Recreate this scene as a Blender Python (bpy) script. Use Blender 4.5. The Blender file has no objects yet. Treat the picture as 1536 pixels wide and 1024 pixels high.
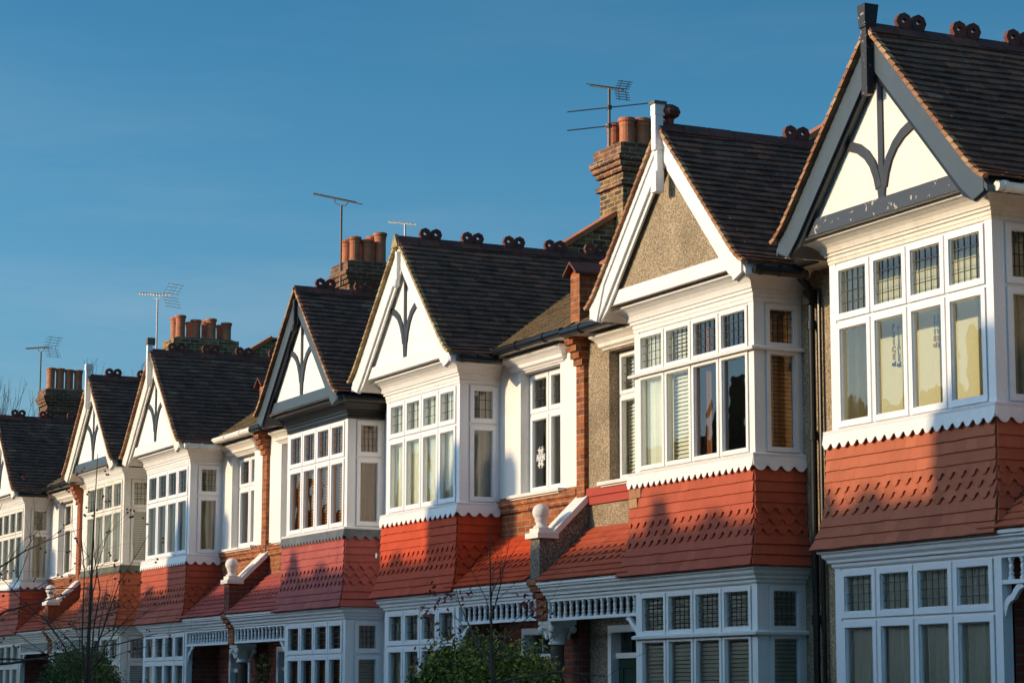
import bpy, bmesh, math, random
from mathutils import Vector
random.seed(7)
R=math.radians
for b in (bpy.data.objects,bpy.data.meshes):
    for o in list(b): b.remove(o)
scn=bpy.context.scene
COL=scn.collection
CAMY=-12.279

# ------------------------------------------------------------------ materials
def nt(name,rough=.6,spec=.3):
    m=bpy.data.materials.new(name); m.use_nodes=True
    t=m.node_tree; b=t.nodes['Principled BSDF']
    b.inputs['Roughness'].default_value=rough
    b.inputs['Specular IOR Level'].default_value=spec
    return m,t,b
def N(t,ty,**k):
    n=t.nodes.new(ty)
    for a,v in k.items():
        if a in n.inputs: n.inputs[a].default_value=v
        else: setattr(n,a,v)
    return n
def noise(t,scale,detail=4,coord=None,rough=.55):
    n=N(t,'ShaderNodeTexNoise'); n.inputs['Scale'].default_value=scale; n.inputs['Detail'].default_value=detail; n.inputs['Roughness'].default_value=rough
    if coord is None:
        g=t.nodes.get('GeoC') or N(t,'ShaderNodeNewGeometry'); g.name='GeoC'; coord=g.outputs['Position']
    t.links.new(coord,n.inputs['Vector']); return n
def ramp(t,fac,*st):
    r=N(t,'ShaderNodeValToRGB'); e=r.color_ramp.elements
    while len(e)<len(st): e.new(.5)
    for i,(p,c) in enumerate(st):
        e[i].position=p; e[i].color=(*c,1) if len(c)==3 else c
    t.links.new(fac,r.inputs['Fac']); return r
def mixc(t,fac,a,b,mode='MIX'):
    m=N(t,'ShaderNodeMix'); m.data_type='RGBA'; m.blend_type=mode
    for i,v in ((0,fac),(6,a),(7,b)):
        if hasattr(v,'is_linked'): t.links.new(v,m.inputs[i])
        else: m.inputs[i].default_value=v if i==0 else (*v,1)
    return m.outputs[2]
def bump(t,b,h,st=.3,dist=.01):
    n=N(t,'ShaderNodeBump'); n.inputs['Strength'].default_value=st; n.inputs['Distance'].default_value=dist
    t.links.new(h,n.inputs['Height']); t.links.new(n.outputs[0],b.inputs['Normal'])
def g3(v): return (v,v,v)
def mul(c,k): return tuple(min(1,x*k) for x in c)

def paint(name,c,rough=.45,dirt=.25,dc=(.30,.25,.18)):
    m,t,b=nt(name,rough)
    n=noise(t,3.5,6,rough=.65); r=ramp(t,n.outputs[0],(.45,g3(0)),(.75,g3(dirt)))
    n2=noise(t,38,3); r2=ramp(t,n2.outputs[0],(.3,mul(c,.93)),(.7,c))
    g=t.nodes['GeoC']; mp=N(t,'ShaderNodeMapping'); mp.inputs['Scale'].default_value=(16,16,1.3); t.links.new(g.outputs['Position'],mp.inputs[0])
    ns=noise(t,1.0,5,mp.outputs[0],.65); rs=ramp(t,ns.outputs[0],(.50,g3(0)),(.78,g3(min(.5,dirt*1.6))))
    c1=mixc(t,rs.outputs[0],r2.outputs[0],mul(mul(c,.62),1))
    t.links.new(mixc(t,r.outputs[0],c1,mul(dc,1)),b.inputs['Base Color'])
    bump(t,b,n2.outputs[0],.15,.004); return m
def peeling(name,c,under,th=.56,scale=9):
    m,t,b=nt(name,.5)
    n=noise(t,scale,8,rough=.7); r=ramp(t,n.outputs[0],(th,g3(0)),(th+.02,g3(1)))
    t.links.new(mixc(t,r.outputs[0],c,under),b.inputs['Base Color'])
    bump(t,b,n.outputs[0],.4,.006); return m
def stucco(name,c,scale=55,st=.5,dirt=.2):
    m,t,b=nt(name,.85,.15)
    n=noise(t,scale,4); n3=noise(t,1.7,5,rough=.6)
    r=ramp(t,n3.outputs[0],(.4,g3(0)),(.8,g3(dirt)))
    g=t.nodes['GeoC']; mp=N(t,'ShaderNodeMapping'); mp.inputs['Scale'].default_value=(7,7,.9); t.links.new(g.outputs['Position'],mp.inputs[0])
    ns=noise(t,1.0,6,mp.outputs[0],.7); rs=ramp(t,ns.outputs[0],(.5,g3(0)),(.75,g3(min(.6,dirt*2.2))))
    c1=mixc(t,rs.outputs[0],c,mul(c,.72))
    t.links.new(mixc(t,r.outputs[0],c1,mul(c,.6)),b.inputs['Base Color'])
    bump(t,b,n.outputs[0],st,.012); return m
def roughcast(name,stops,scale=105):
    m,t,b=nt(name,.9,.15)
    g=N(t,'ShaderNodeNewGeometry')
    v=N(t,'ShaderNodeTexVoronoi'); v.inputs['Scale'].default_value=scale; t.links.new(g.outputs['Position'],v.inputs['Vector'])
    s=N(t,'ShaderNodeSeparateColor'); t.links.new(v.outputs['Color'],s.inputs[0])
    r=ramp(t,s.outputs[0],*stops)
    n3=noise(t,2.2,5); r3=ramp(t,n3.outputs[0],(.35,g3(.7)),(.65,g3(1)))
    t.links.new(mixc(t,1.0,r.outputs[0],r3.outputs[0],'MULTIPLY'),b.inputs['Base Color'])
    bump(t,b,v.outputs['Distance'],.5,-.008); return m
def brick(name,c1,c2,mortar,scale=1.0,rowh=.075,bw=.225,ms=.011,dirt=.3):
    m,t,b=nt(name,.85,.2)
    g=N(t,'ShaderNodeNewGeometry'); sp=N(t,'ShaderNodeSeparateXYZ'); sn=N(t,'ShaderNodeSeparateXYZ')
    t.links.new(g.outputs['Position'],sp.inputs[0]); t.links.new(g.outputs['True Normal'],sn.inputs[0])
    ab=N(t,'ShaderNodeMath',operation='ABSOLUTE'); t.links.new(sn.outputs[0],ab.inputs[0])
    gt=N(t,'ShaderNodeMath',operation='GREATER_THAN'); gt.inputs[1].default_value=.6; t.links.new(ab.outputs[0],gt.inputs[0])
    mx=N(t,'ShaderNodeMix'); mx.data_type='FLOAT'; t.links.new(gt.outputs[0],mx.inputs[0]); t.links.new(sp.outputs[0],mx.inputs[2]); t.links.new(sp.outputs[1],mx.inputs[3])
    cb=N(t,'ShaderNodeCombineXYZ'); t.links.new(mx.outputs[0],cb.inputs[0]); t.links.new(sp.outputs[2],cb.inputs[1])
    k=N(t,'ShaderNodeTexBrick'); t.links.new(cb.outputs[0],k.inputs['Vector'])
    k.inputs['Scale'].default_value=scale; k.inputs['Brick Width'].default_value=bw; k.inputs['Row Height'].default_value=rowh
    k.inputs['Mortar Size'].default_value=ms; k.inputs['Mortar Smooth'].default_value=.2
    k.inputs['Color1'].default_value=(*c1,1); k.inputs['Color2'].default_value=(*c2,1); k.inputs['Mortar'].default_value=(*mortar,1)
    n=noise(t,6,6,rough=.7); r=ramp(t,n.outputs[0],(.35,g3(1-dirt)),(.65,g3(1.0)))
    t.links.new(mixc(t,1.0,k.outputs[0],r.outputs[0],'MULTIPLY'),b.inputs['Base Color'])
    inv=N(t,'ShaderNodeMath',operation='MULTIPLY_ADD'); t.links.new(k.outputs['Fac'],inv.inputs[0]); inv.inputs[1].default_value=-1; inv.inputs[2].default_value=1
    ad=N(t,'ShaderNodeMath',operation='MULTIPLY_ADD'); t.links.new(n.outputs[0],ad.inputs[0]); ad.inputs[1].default_value=.5; t.links.new(inv.outputs[0],ad.inputs[2])
    bump(t,b,ad.outputs[0],.7,.012); return m
def tiles(name,stops,rough=.7,grime=(.02,.02,.02),gth=(.55,.8),gs=3.0,patch=None,spec=.3,bs=.3):
    m,t,b=nt(name,rough,spec)
    g=N(t,'ShaderNodeNewGeometry')
    r=ramp(t,g.outputs['Random Per Island'],*stops)
    n=noise(t,gs,6,rough=.7); rr=ramp(t,n.outputs[0],(gth[0],g3(0)),(gth[1],g3(.8)))
    c=mixc(t,rr.outputs[0],r.outputs[0],grime)
    if patch:
        n2=noise(t,7,7,rough=.75); r2=ramp(t,n2.outputs[0],(patch[1],g3(0)),(patch[1]+.1,g3(.85)))
        c=mixc(t,r2.outputs[0],c,patch[0])
    t.links.new(c,b.inputs['Base Color'])
    n3=noise(t,60,4); bump(t,b,n3.outputs[0],bs,.006); return m
M={}
cream=(.80,.76,.68)
M['white']=paint('white_paint',(.80,.78,.74),.4,.12)
M['cream']=paint('cream_paint',(.78,.73,.63),.5,.25)
M['upvc']=paint('white_plastic',(.82,.81,.80),.3,.04)
M['timber']=paint('dark_timber',(.028,.034,.040),.5,.25,(.10,.10,.09))
M['slate']=paint('slate_blue_paint',(.055,.075,.092),.4,.15,(.12,.12,.11))
M['slate_peel']=peeling('peeling_slate_paint',(.045,.055,.068),(.50,.43,.33),.61,13)
M['black_peel']=peeling('peeling_black_paint',(.02,.02,.022),(.35,.31,.26),.6,14)
M['black']=paint('black_paint',(.012,.013,.014),.3,.2,(.05,.045,.04))
M['lead']=paint('lead',(.10,.11,.12),.55,.6,(.22,.23,.19))
M['mosslead']=paint('mossy_lead',(.14,.14,.11),.8,.9,(.05,.06,.03))
M['stucco_cream']=stucco('cream_stucco',(.80,.73,.62),45,.6,.1)
M['stucco_white']=stucco('white_stucco',(.80,.77,.72),50,.5,.12)
M['roughcast']=roughcast('pebbledash',((0,(.14,.10,.06)),(.35,(.30,.22,.13)),(.7,(.42,.32,.20)),(1,(.58,.48,.34))))
M['roughcast_grey']=roughcast('grey_pebbledash',((0,(.06,.045,.035)),(.4,(.19,.15,.11)),(.75,(.30,.25,.19)),(1,(.45,.40,.33))))
M['brick_orange']=brick('orange_brick',(.50,.145,.045),(.24,.06,.028),(.36,.26,.15),ms=.009,dirt=.5)
M['brick_red']=brick('red_brick',(.30,.065,.035),(.20,.045,.028),(.16,.12,.09),dirt=.35)
M['brick_stock']=brick('yellow_stock_brick',(.36,.21,.065),(.11,.055,.03),(.42,.34,.22),dirt=.6)
M['brick_brown']=brick('brown_brick',(.25,.10,.045),(.12,.06,.035),(.26,.20,.14),dirt=.5)
M['brick_band']=brick('sooty_red_brick',(.33,.12,.05),(.13,.06,.035),(.34,.27,.18),dirt=.6)
M['brick_redpaint']=paint('red_masonry_paint',(.40,.055,.03),.5,.12,(.15,.05,.03))
roof_st=((0,(.110,.066,.050)),(.3,(.145,.084,.062)),(.6,(.175,.097,.069)),(.88,(.21,.108,.072)),(.98,(.27,.115,.070)),(1,(.27,.21,.16)))
M['roof']=tiles('plain_clay_roof_tiles',roof_st,.9,(.05,.036,.028),(.5,.75),4,spec=.05)
M['roof2']=tiles('dark_clay_roof_tiles',((0,(.105,.066,.051)),(.5,(.145,.084,.063)),(.94,(.185,.102,.072)),(1,(.22,.17,.12))),.9,(.045,.033,.026),(.5,.75),4,spec=.05)
M['roof_moss']=tiles('mossy_roof_tiles',((0,(.10,.060,.035)),(.5,(.15,.09,.05)),(1,(.21,.12,.07))),.85,(.07,.06,.03),(.4,.7),5,((.14,.125,.04),.5))
M['verge']=tiles('verge_tiles',((0,(.22,.09,.04)),(.5,(.34,.16,.075)),(1,(.42,.25,.13))),.8,(.10,.07,.03),(.5,.75),8)
M['verge_y']=tiles('lichened_verge_tiles',((0,(.27,.17,.08)),(.5,(.36,.25,.11)),(1,(.46,.36,.17))),.8,(.12,.08,.035),(.45,.7),12)
M['brick_dull']=paint('weathered_red_masonry_paint',(.33,.095,.04),.7,.4,(.15,.06,.03))
M['ridge']=tiles('terracotta_ridge_tiles',((0,(.10,.035,.026)),(.5,(.14,.045,.03)),(1,(.19,.06,.036))),.7,(.035,.028,.022),(.45,.7),6,((.16,.15,.10),.66))
M['terracotta']=tiles('terracotta_coping',((0,(.34,.10,.04)),(.5,(.40,.125,.05)),(1,(.45,.16,.07))),.75,(.25,.09,.045),(.5,.8),4)
M['pot']=tiles('terracotta_pots',((0,(.36,.12,.055)),(.5,(.44,.15,.065)),(1,(.50,.18,.08))),.7,(.16,.065,.04),(.45,.75),5)
M['stone']=stucco('painted_stone',(.76,.72,.66),20,.5,.35)
M['granite']=stucco('brown_polished_stone',(.13,.085,.065),60,.2,.4)
def skirt(name,c): 
    return tiles(name,((0,mul(c,.78)),(.06,mul(c,.92)),(.4,mul(c,.98)),(.85,mul(c,1.03)),(1,(min(1,c[0]*1.12),c[1]*1.2,c[2]*1.2))),.62,mul(c,.55),(.55,.9),2.5,spec=.14,bs=.2)
M['skirt1']=skirt('salmon_painted_tiles',(.42,.120,.058))
M['skirt2']=skirt('red_painted_tiles',(.40,.085,.042))
M['skirt3']=skirt('scarlet_painted_tiles',(.50,.068,.022))
M['skirt4']=skirt('raspberry_painted_tiles',(.36,.085,.068))
M['skirt6']=skirt('orange_clay_tiles',(.35,.09,.04))
M['curtain']=paint('pale_curtain',(.66,.65,.56),.9,.1)
M['sheer']=paint('sheer_curtain',(.86,.88,.84),.9,.05)
M['green_curtain']=paint('olive_curtain',(.36,.35,.20),.9,.1)
M['yellow_blind']=paint('yellow_blind',(.60,.57,.40),.9,.05)
M['wood_blind']=paint('wooden_blind',(.50,.25,.09),.6,.1)
M['brown_curtain']=paint('brown_curtain',(.32,.13,.055),.9,.1)
M['blind']=paint('white_blind',(.84,.84,.77),.6,.1)
M['room']=paint('room_wall',(.22,.19,.15),.9,.1)
M['door_green']=paint('dark_green_door',(.012,.035,.022),.35,.1)
M['door_blue']=paint('pale_grey_door',(.45,.48,.50),.4,.1)
M['metal']=paint('aluminium',(.45,.45,.43),.35,.2)
M['darkmetal']=paint('weathered_steel',(.07,.065,.06),.5,.2)
M['came']=paint('lead_came',(.05,.05,.05),.5,.2)
M['bark']=paint('bark',(.085,.06,.045),.9,.5,(.03,.025,.02))
M['asphalt']=paint('asphalt',(.05,.05,.052),.9,.3,(.03,.03,.03))
M['paving']=paint('paving',(.24,.23,.21),.9,.3,(.12,.11,.1))
M['soil']=paint('grass',(.06,.075,.03),.95,.4,(.05,.04,.025))
def leafmat(name,stops):
    m,t,b=nt(name,.5,.4); g=N(t,'ShaderNodeNewGeometry'); r=ramp(t,g.outputs['Random Per Island'],*stops)
    t.links.new(r.outputs[0],b.inputs['Base Color']); b.inputs['Subsurface Weight'].default_value=0
    return m
M['hedge']=leafmat('variegated_leaves',((0,(.045,.075,.012)),(.4,(.10,.135,.018)),(.75,(.24,.235,.025)),(1,(.55,.45,.04))))
M['box']=leafmat('dark_green_leaves',((0,(.035,.065,.010)),(.6,(.075,.12,.02)),(1,(.16,.2,.035))))
M['redleaf']=leafmat('red_leaves',((0,(.14,.012,.014)),(.6,(.25,.02,.02)),(1,(.38,.10,.07))))
M['berry']=leafmat('dried_hips',((0,(.09,.02,.015)),(1,(.22,.035,.02))))
M['wreath']=leafmat('wreath_leaves',((0,(.05,.05,.015)),(.7,(.16,.12,.03)),(1,(.35,.25,.06))))
def glassmat():
    m=bpy.data.materials.new('window_glass'); m.use_nodes=True; t=m.node_tree; t.nodes.clear()
    o=N(t,'ShaderNodeOutputMaterial'); mx=N(t,'ShaderNodeMixShader'); tr=N(t,'ShaderNodeBsdfTransparent'); gl=N(t,'ShaderNodeBsdfGlossy')
    tr.inputs[0].default_value=(.90,.95,.92,1); gl.inputs['Roughness'].default_value=.015
    fr=N(t,'ShaderNodeFresnel'); fr.inputs['IOR'].default_value=2.05
    n=noise(t,2.2,2); bp=N(t,'ShaderNodeBump'); bp.inputs['Strength'].default_value=.25; bp.inputs['Distance'].default_value=.012
    t.links.new(n.outputs[0],bp.inputs['Height']); t.links.new(bp.outputs[0],gl.inputs['Normal'])
    t.links.new(fr.outputs[0],mx.inputs[0]); t.links.new(tr.outputs[0],mx.inputs[1]); t.links.new(gl.outputs[0],mx.inputs[2]); t.links.new(mx.outputs[0],o.inputs[0])
    return m
M['glass']=glassmat()

# ------------------------------------------------------------------ mesh builder
SG=1.0      # mirror factor of the house being built
class MB:
    def __init__(s): s.v=[]; s.f=[]; s.flip=SG<0
    def add(s,vs,fs):
        n=len(s.v); s.v+=[(p[0]*SG,p[1],p[2]) for p in vs]
        for f in fs: s.f.append([n+i for i in (reversed(f) if s.flip else f)])
    def box(s,x0,x1,y0,y1,z0,z1,mp=None):
        if x0>x1:x0,x1=x1,x0
        p=[(x,y,z) for x in (x0,x1) for y in (y0,y1) for z in (z0,z1)]
        if mp: p=[mp(*q) for q in p]
        s.add(p,[(0,1,3,2),(4,6,7,5),(0,4,5,1),(2,3,7,6),(0,2,6,4),(1,5,7,3)])
    def prism(s,poly,d0,d1,mp):
        """poly of (a,z); extruded along d; mp(a,d,z)"""
        n=len(poly); vs=[mp(a,d0,z) for a,z in poly]+[mp(a,d1,z) for a,z in poly]
        s.add(vs,[tuple(range(n)),tuple(range(2*n-1,n-1,-1))]+[(i,i+n,(i+1)%n+n,(i+1)%n) for i in range(n)])
    def hexa(s,p): s.add(p,[(0,1,2,3),(7,6,5,4),(0,4,5,1),(1,5,6,2),(2,6,7,3),(3,7,4,0)])
    def quad(s,a,b,c,d): s.add([a,b,c,d],[(0,1,2,3)])
    def tube(s,a,b,r,r2=None,n=8,cap=True):
        a=Vector(a);b=Vector(b); r2=r if r2 is None else r2; d=(b-a).normalized()
        u=d.orthogonal().normalized(); w=d.cross(u)
        vs=[tuple(a+(u*math.cos(t)+w*math.sin(t))*r) for t in [2*math.pi*i/n for i in range(n)]]
        vs+=[tuple(b+(u*math.cos(t)+w*math.sin(t))*r2) for t in [2*math.pi*i/n for i in range(n)]]
        fs=[(i,(i+1)%n,(i+1)%n+n,i+n) for i in range(n)]
        if cap: fs+=[tuple(range(n-1,-1,-1)),tuple(range(n,2*n))]
        s.add(vs,fs)
    def path(s,pts,r,n=6):
        for i in range(len(pts)-1):
            ra=r[i] if isinstance(r,(list,tuple)) else r; rb=r[i+1] if isinstance(r,(list,tuple)) else r
            s.tube(pts[i],pts[i+1],ra,rb,n,cap=(i in(0,len(pts)-2)))
    def lathe(s,cx,cy,prof,n=16):
        """prof of (r,z)"""
        vs=[];fs=[]
        for r,z in prof:
            for i in range(n):
                t=2*math.pi*i/n; vs.append((cx+r*math.cos(t),cy+r*math.sin(t),z))
        for k in range(len(prof)-1):
            for i in range(n):
                j=(i+1)%n; fs.append((k*n+i,k*n+j,(k+1)*n+j,(k+1)*n+i))
        fs.append(tuple(range(n-1,-1,-1))); fs.append(tuple(range((len(prof)-1)*n,len(prof)*n)))
        s.add(vs,fs)
    def build(s,name,mat,parent=None,smooth=False,out=None):
        me=bpy.data.meshes.new(name); me.from_pydata(s.v,[],s.f); me.materials.append(mat)
        if out is not None:   # single sheets (glass): face outward
            bm=bmesh.new(); bm.from_mesh(me); ov=Vector((out[0]*SG,out[1],out[2]))
            for f in bm.faces:
                f.normal_update()
                if f.normal.dot(ov)<0: f.normal_flip()
            bm.to_mesh(me); bm.free()
        if smooth:
            me.polygons.foreach_set('use_smooth',[True]*len(me.polygons))
        me.update()
        o=bpy.data.objects.new(name,me); COL.objects.link(o)
        if parent: o.parent=parent
        return o
def tag(o,label=None,cat=None,group=None,kind=None):
    if label:o['label']=label
    if cat:o['category']=cat
    if group:o['group']=group
    if kind:o['kind']=kind
    return o
def empty(name,loc):
    o=bpy.data.objects.new(name,None); o.empty_display_size=.2; o.location=loc; COL.objects.link(o); return o

def tilefield(mb,S,ncol,nrow,gauge,keep=None,round_rows=(),th=.013,lift=.02,jit=.003,gap=.018,stag=True,rows=None,kick=0,sag=0):
    ph_=random.random()*6
    """S(a,v)->(point,normal); a in [0,1] across, v metres up from the eave"""
    for r in range(nrow):
        v0=r*gauge if rows is None else rows[r]; v1=v0+gauge*1.25
        off=.5 if (r%2 and stag) else 0
        for c in range(-1,ncol+1):
            a0=(c+off)/ncol; a1=(c+1+off)/ncol
            if a1<=0.001 or a0>=.999: continue
            a0=max(a0,0);a1=min(a1,1)
            if keep and not keep((a0+a1)/2,v0): continue
            g=(a1-a0)*gap
            j=random.uniform(-jit,jit); j2=random.uniform(-jit,jit)*.6
            vb=v0+random.uniform(-.003,.003)
            rr=r in round_rows
            pts=[(a0+g,vb),(a1-g,vb)]
            if rr:
                w=(a1-a0-2*g); m_=(a0+a1)/2
                pts=[(m_+math.cos(t)*w*.33,vb+.035-math.sin(t)*.045) for t in [math.pi-math.pi*i/6 for i in range(7)]]
                pts=[(a0+g,vb+.047)]+pts+[(a1-g,vb+.047)]
            lo=[];hi=[]
            for a,v in pts:
                p,n=S(a,v); p=Vector(p);n=Vector(n); p=p+n*sag*(math.sin(a*5+ph_+v*1.3)*.6+math.sin(a*11+v*4+ph_)*.4); l=lift+j+(j2 if a>(a0+a1)/2 else -j2)
                lo.append(p+n*(l-th)); hi.append(p+n*l)
            tp=[]
            for a in (a1-g,a0+g):
                p,n=S(a,v1); p=Vector(p)+Vector(n)*sag*(math.sin(a*5+ph_+v1*1.3)*.6+math.sin(a*11+v1*4+ph_)*.4); tp.append(p+Vector(n)*.004)
            k=len(pts)
            vs=[tuple(x) for x in hi]+[tuple(x) for x in tp]+[tuple(x) for x in lo]
            fs=[tuple(range(k+2))]
            fs+=[(k+2+i,k+2+i+1,i+1,i) for i in range(k-1)]
            fs+=[(k-1,k+2+k-1,k),(0,k+1,k+2)]
            mb.add(vs,fs)
def bayband(mb,prof,u0,u1,yf,yw,la=True,ra=True):
    """closed moulding wrapped round a bay; prof of (out,z), outer side; closes back at out=-.04"""
    pr=[(-.03,prof[0][1])]+list(prof)+[(-.03,prof[-1][1])]
    n=len(pr); rings=[]
    cols=[]
    if la: cols.append([(u0-o,yw,z) for o,z in pr])
    cols.append([((u0-o) if la else u0,yf-o,z) for o,z in pr])
    cols.append([((u1+o) if ra else u1,yf-o,z) for o,z in pr])
    if ra: cols.append([(u1+o,yw,z) for o,z in pr])
    vs=[p for c in cols for p in c]; fs=[]
    for k in range(len(cols)-1):
        for i in range(n-1):
            a=k*n+i; fs.append((a,a+n,a+n+1,a+1))
    if not la: fs.append(tuple(range(n)))
    if not ra: fs.append(tuple(range(len(vs)-1,len(vs)-n-1,-1)))
    mb.add(vs,fs)

# ------------------------------------------------------------------ windows
def window_light(house,F,out,a0,a1,z0,zt,z1,st,cover=None,lead=(4,4),top=True,rail=.010,sticker=None):
    """one light of a window: lower casement, leaded top light, panes, covering"""
    fw=st.get('fw',.052); g=.006; mb=MB()
    segs=[(z0,zt-rail)]+([(zt+rail,z1)] if top else [])
    if not top: segs=[(z0,z1)]
    panes=MB(); came=MB(); mold=.007
    for i,(b,t) in enumerate(segs):
        x0,x1,y0,y1=a0+g,a1-g,b+g,t-g
        mb.box(x0,x0+fw,-.012,.05,y0,y1,F); mb.box(x1-fw,x1,-.012,.05,y0,y1,F)
        mb.box(x0+fw,x1-fw,-.012,.05,y0,y0+fw,F); mb.box(x0+fw,x1-fw,-.012,.05,y1-fw,y1,F)
        ix0,ix1,iy0,iy1=x0+fw,x1-fw,y0+fw,y1-fw
        m2=mold
        mb.box(ix0,ix0+m2,.008,.045,iy0,iy1,F); mb.box(ix1-m2,ix1,.008,.045,iy0,iy1,F)
        mb.box(ix0+m2,ix1-m2,.008,.045,iy0,iy0+m2,F); mb.box(ix0+m2,ix1-m2,.008,.045,iy1-m2,iy1,F)
        panes.quad(F(ix0,.028,iy0),F(ix1,.028,iy0),F(ix1,.028,iy1),F(ix0,.028,iy1))
        if lead and i==1:
            nc,nr=lead; w=.0032
            for c in range(1,nc):
                x=ix0+(ix1-ix0)*c/nc; came.box(x-w,x+w,.020,.027,iy0,iy1,F)
            for r in range(1,nr):
                z=iy0+(iy1-iy0)*r/nr; came.box(ix0,ix1,.019,.0265,z-w,z+w,F)
    w=mb.build('window',M[st['frame']],house)
    panes.build('pane',M['glass'],w,out=out)
    if came.v: came.build('leading',M['came'],w)
    if cover:
        kind,mat,dep,frac=cover; cb=MB()
        lo,hi=a0-.01,a1+.01
        if kind in('drape','side','half'):
            if kind=='side': lo=a1-(a1-a0)*frac
            if kind=='half': hi=a0+(a1-a0)*frac
            n=max(8,int((hi-lo)/.018)); ph=random.random()*6; fr=random.uniform(50,75)
            for i in range(n):
                xs=[lo+(hi-lo)*(i+q)/n for q in (0,1)]
                dd=[dep+.022*math.sin(x*fr+ph)+.008*math.sin(x*23+ph*2) for x in xs]
                p=[F(xs[0],dd[0],z0-.05),F(xs[1],dd[1],z0-.05),F(xs[1],dd[1]*1.0,z1+.02),F(xs[0],dd[0],z1+.02)]
                cb.quad(*p)
            o=cb.build('curtain',M[mat],w,smooth=True)
        elif kind=='flat':
            cb.box(lo,hi,dep,dep+.006,z0-.05,z1-.09,F); cb.build('blind',M[mat],w)
        elif kind=='slat':
            hi=a0+(a1-a0)*frac; z=z0
            while z<z1:
                vs=[F(lo,dep,z),F(hi,dep,z),F(hi,dep+.018,z+.036),F(lo,dep+.018,z+.036)]
                cb.quad(*vs); z+=.042
            cb.box(lo,lo+.008,dep+.01,dep+.02,z0,z1,F)
            cb.build('blind',M[mat],w)
    return w

def bayfloor(house,h,z0,zt,z1,key,sides):
    """glazed storey of a square bay, four front lights and one light per return"""
    u0,u1=h['u']; st=h['st']; post=.10; yw=.56
    F=lambda a,d,z:(a,d,z)
    SL=lambda a,d,z:(u0+d,a,z)
    SR=lambda a,d,z:(u1-d,a,z)
    fr=MB()
    if z0<3: zb=z0
    # corner posts, head, sill, mullions, transom
    pf=.02
    fr.box(u0,u0+post,-pf+.02,.12,z0,z1); fr.box(u1-post,u1,-pf+.02,.12,z0,z1)
    fr.box(u0+post,u1-post,.012,.09,z1-.035,z1); fr.box(u0+post,u1-post,.012,.09,z0,z0+.035)
    L0,L1=u0+post,u1-post; w=(L1-L0)/4
    for i in range(1,4): fr.box(L0+w*i-.018,L0+w*i+.018,.012,.085,z0+.035,z1-.035)
    fr.box(L0,L1,.013,.084,zt-.02,zt+.02)
    if st.get('ledge'):
        bayband(fr,[(.0,zt-.022),(.055,zt-.022),(.06,zt+.003),(.03,zt+.018),(0,zt+.022)],u0,u1,0,yw,'L' in sides,True)
    for Sd,ok in ((SL,'L' in sides),(SR,True)):
        if not ok: continue
        fr.box(.12,.15,.012,.09,z0,z1,Sd); fr.box(yw-.05,yw,.0,.09,z0,z1,Sd)
        fr.box(.15,yw-.05,.012,.09,z1-.035,z1,Sd); fr.box(.15,yw-.05,.012,.09,z0,z0+.035,Sd); fr.box(.15,yw-.05,.013,.088,zt-.02,zt+.02,Sd)
    fo=fr.build('bay_frame',M[st['frame']],house)
    cov=h['cover'+key]
    for i in range(4):
        window_light(house,F,(0,-1,0),L0+w*i+.005,L0+w*(i+1)-.005,z0+.012,zt,z1-.018,st,cov[i],lead=h.get('lead',(4,4)))
    for Sd,out,nm in ((SL,(-1,0,0),'L'),(SR,(1,0,0),'R')):
        if nm=='L' and 'L' not in sides: continue
        window_light(house,Sd,out,.135,yw-.045,z0+.012,zt,z1-.018,st,cov[4],lead=h.get('lead',(4,4)))

OCT=[(math.cos(math.pi/8+i*math.pi/4),math.sin(math.pi/8+i*math.pi/4)) for i in range(8)]
def crest(parent,xc,yc,zb,mat):
    mb=MB(); r=.083; ri=.028
    for s in (-1,1):
        cy=yc+s*.079; cz=zb+.062
        n=16; vo=[];vi=[]
        for i in range(n):
            t=2*math.pi*i/n
            k=math.cos(math.pi/8)/math.cos((t%(math.pi/4))-math.pi/8)
            vo.append((cy+r*k*math.cos(t),cz+r*k*math.sin(t))); vi.append((cy+ri*math.cos(t),cz+ri*math.sin(t)))
        th=.027; vs=[(xc-th,a,b) for a,b in vo]+[(xc-th,a,b) for a,b in vi]+[(xc+th,a,b) for a,b in vo]+[(xc+th,a,b) for a,b in vi]
        fs=[]
        for i in range(n):
            j=(i+1)%n
            fs+=[(i,i+n,j+n,j),(2*n+i,2*n+j,3*n+j,3*n+i),(i,j,2*n+j,2*n+i),(n+i,3*n+i,3*n+j,n+j)]
        mb.add(vs,fs)
    mb.hexa([(xc-.02,yc-.17,zb-.04),(xc-.02,yc+.17,zb-.04),(xc-.02,yc+.11,zb+.05),(xc-.02,yc-.11,zb+.05),
             (xc+.02,yc-.17,zb-.04),(xc+.02,yc+.17,zb-.04),(xc+.02,yc+.11,zb+.05),(xc+.02,yc-.11,zb+.05)])
    mb.build('ridge_crest',mat,parent)

# roof geometry common to all houses
EY,EZ,SL=.30,5.87,.64          # eaves line and slope of the main roof front
RY=4.5; RZ=EZ+(RY-EY)*SL
HW=1.55; APZ=7.50; FTZ=5.86     # gable half width, apex, foot
GS=(APZ-FTZ)/HW
YG=-.34; YP=-.24

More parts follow.
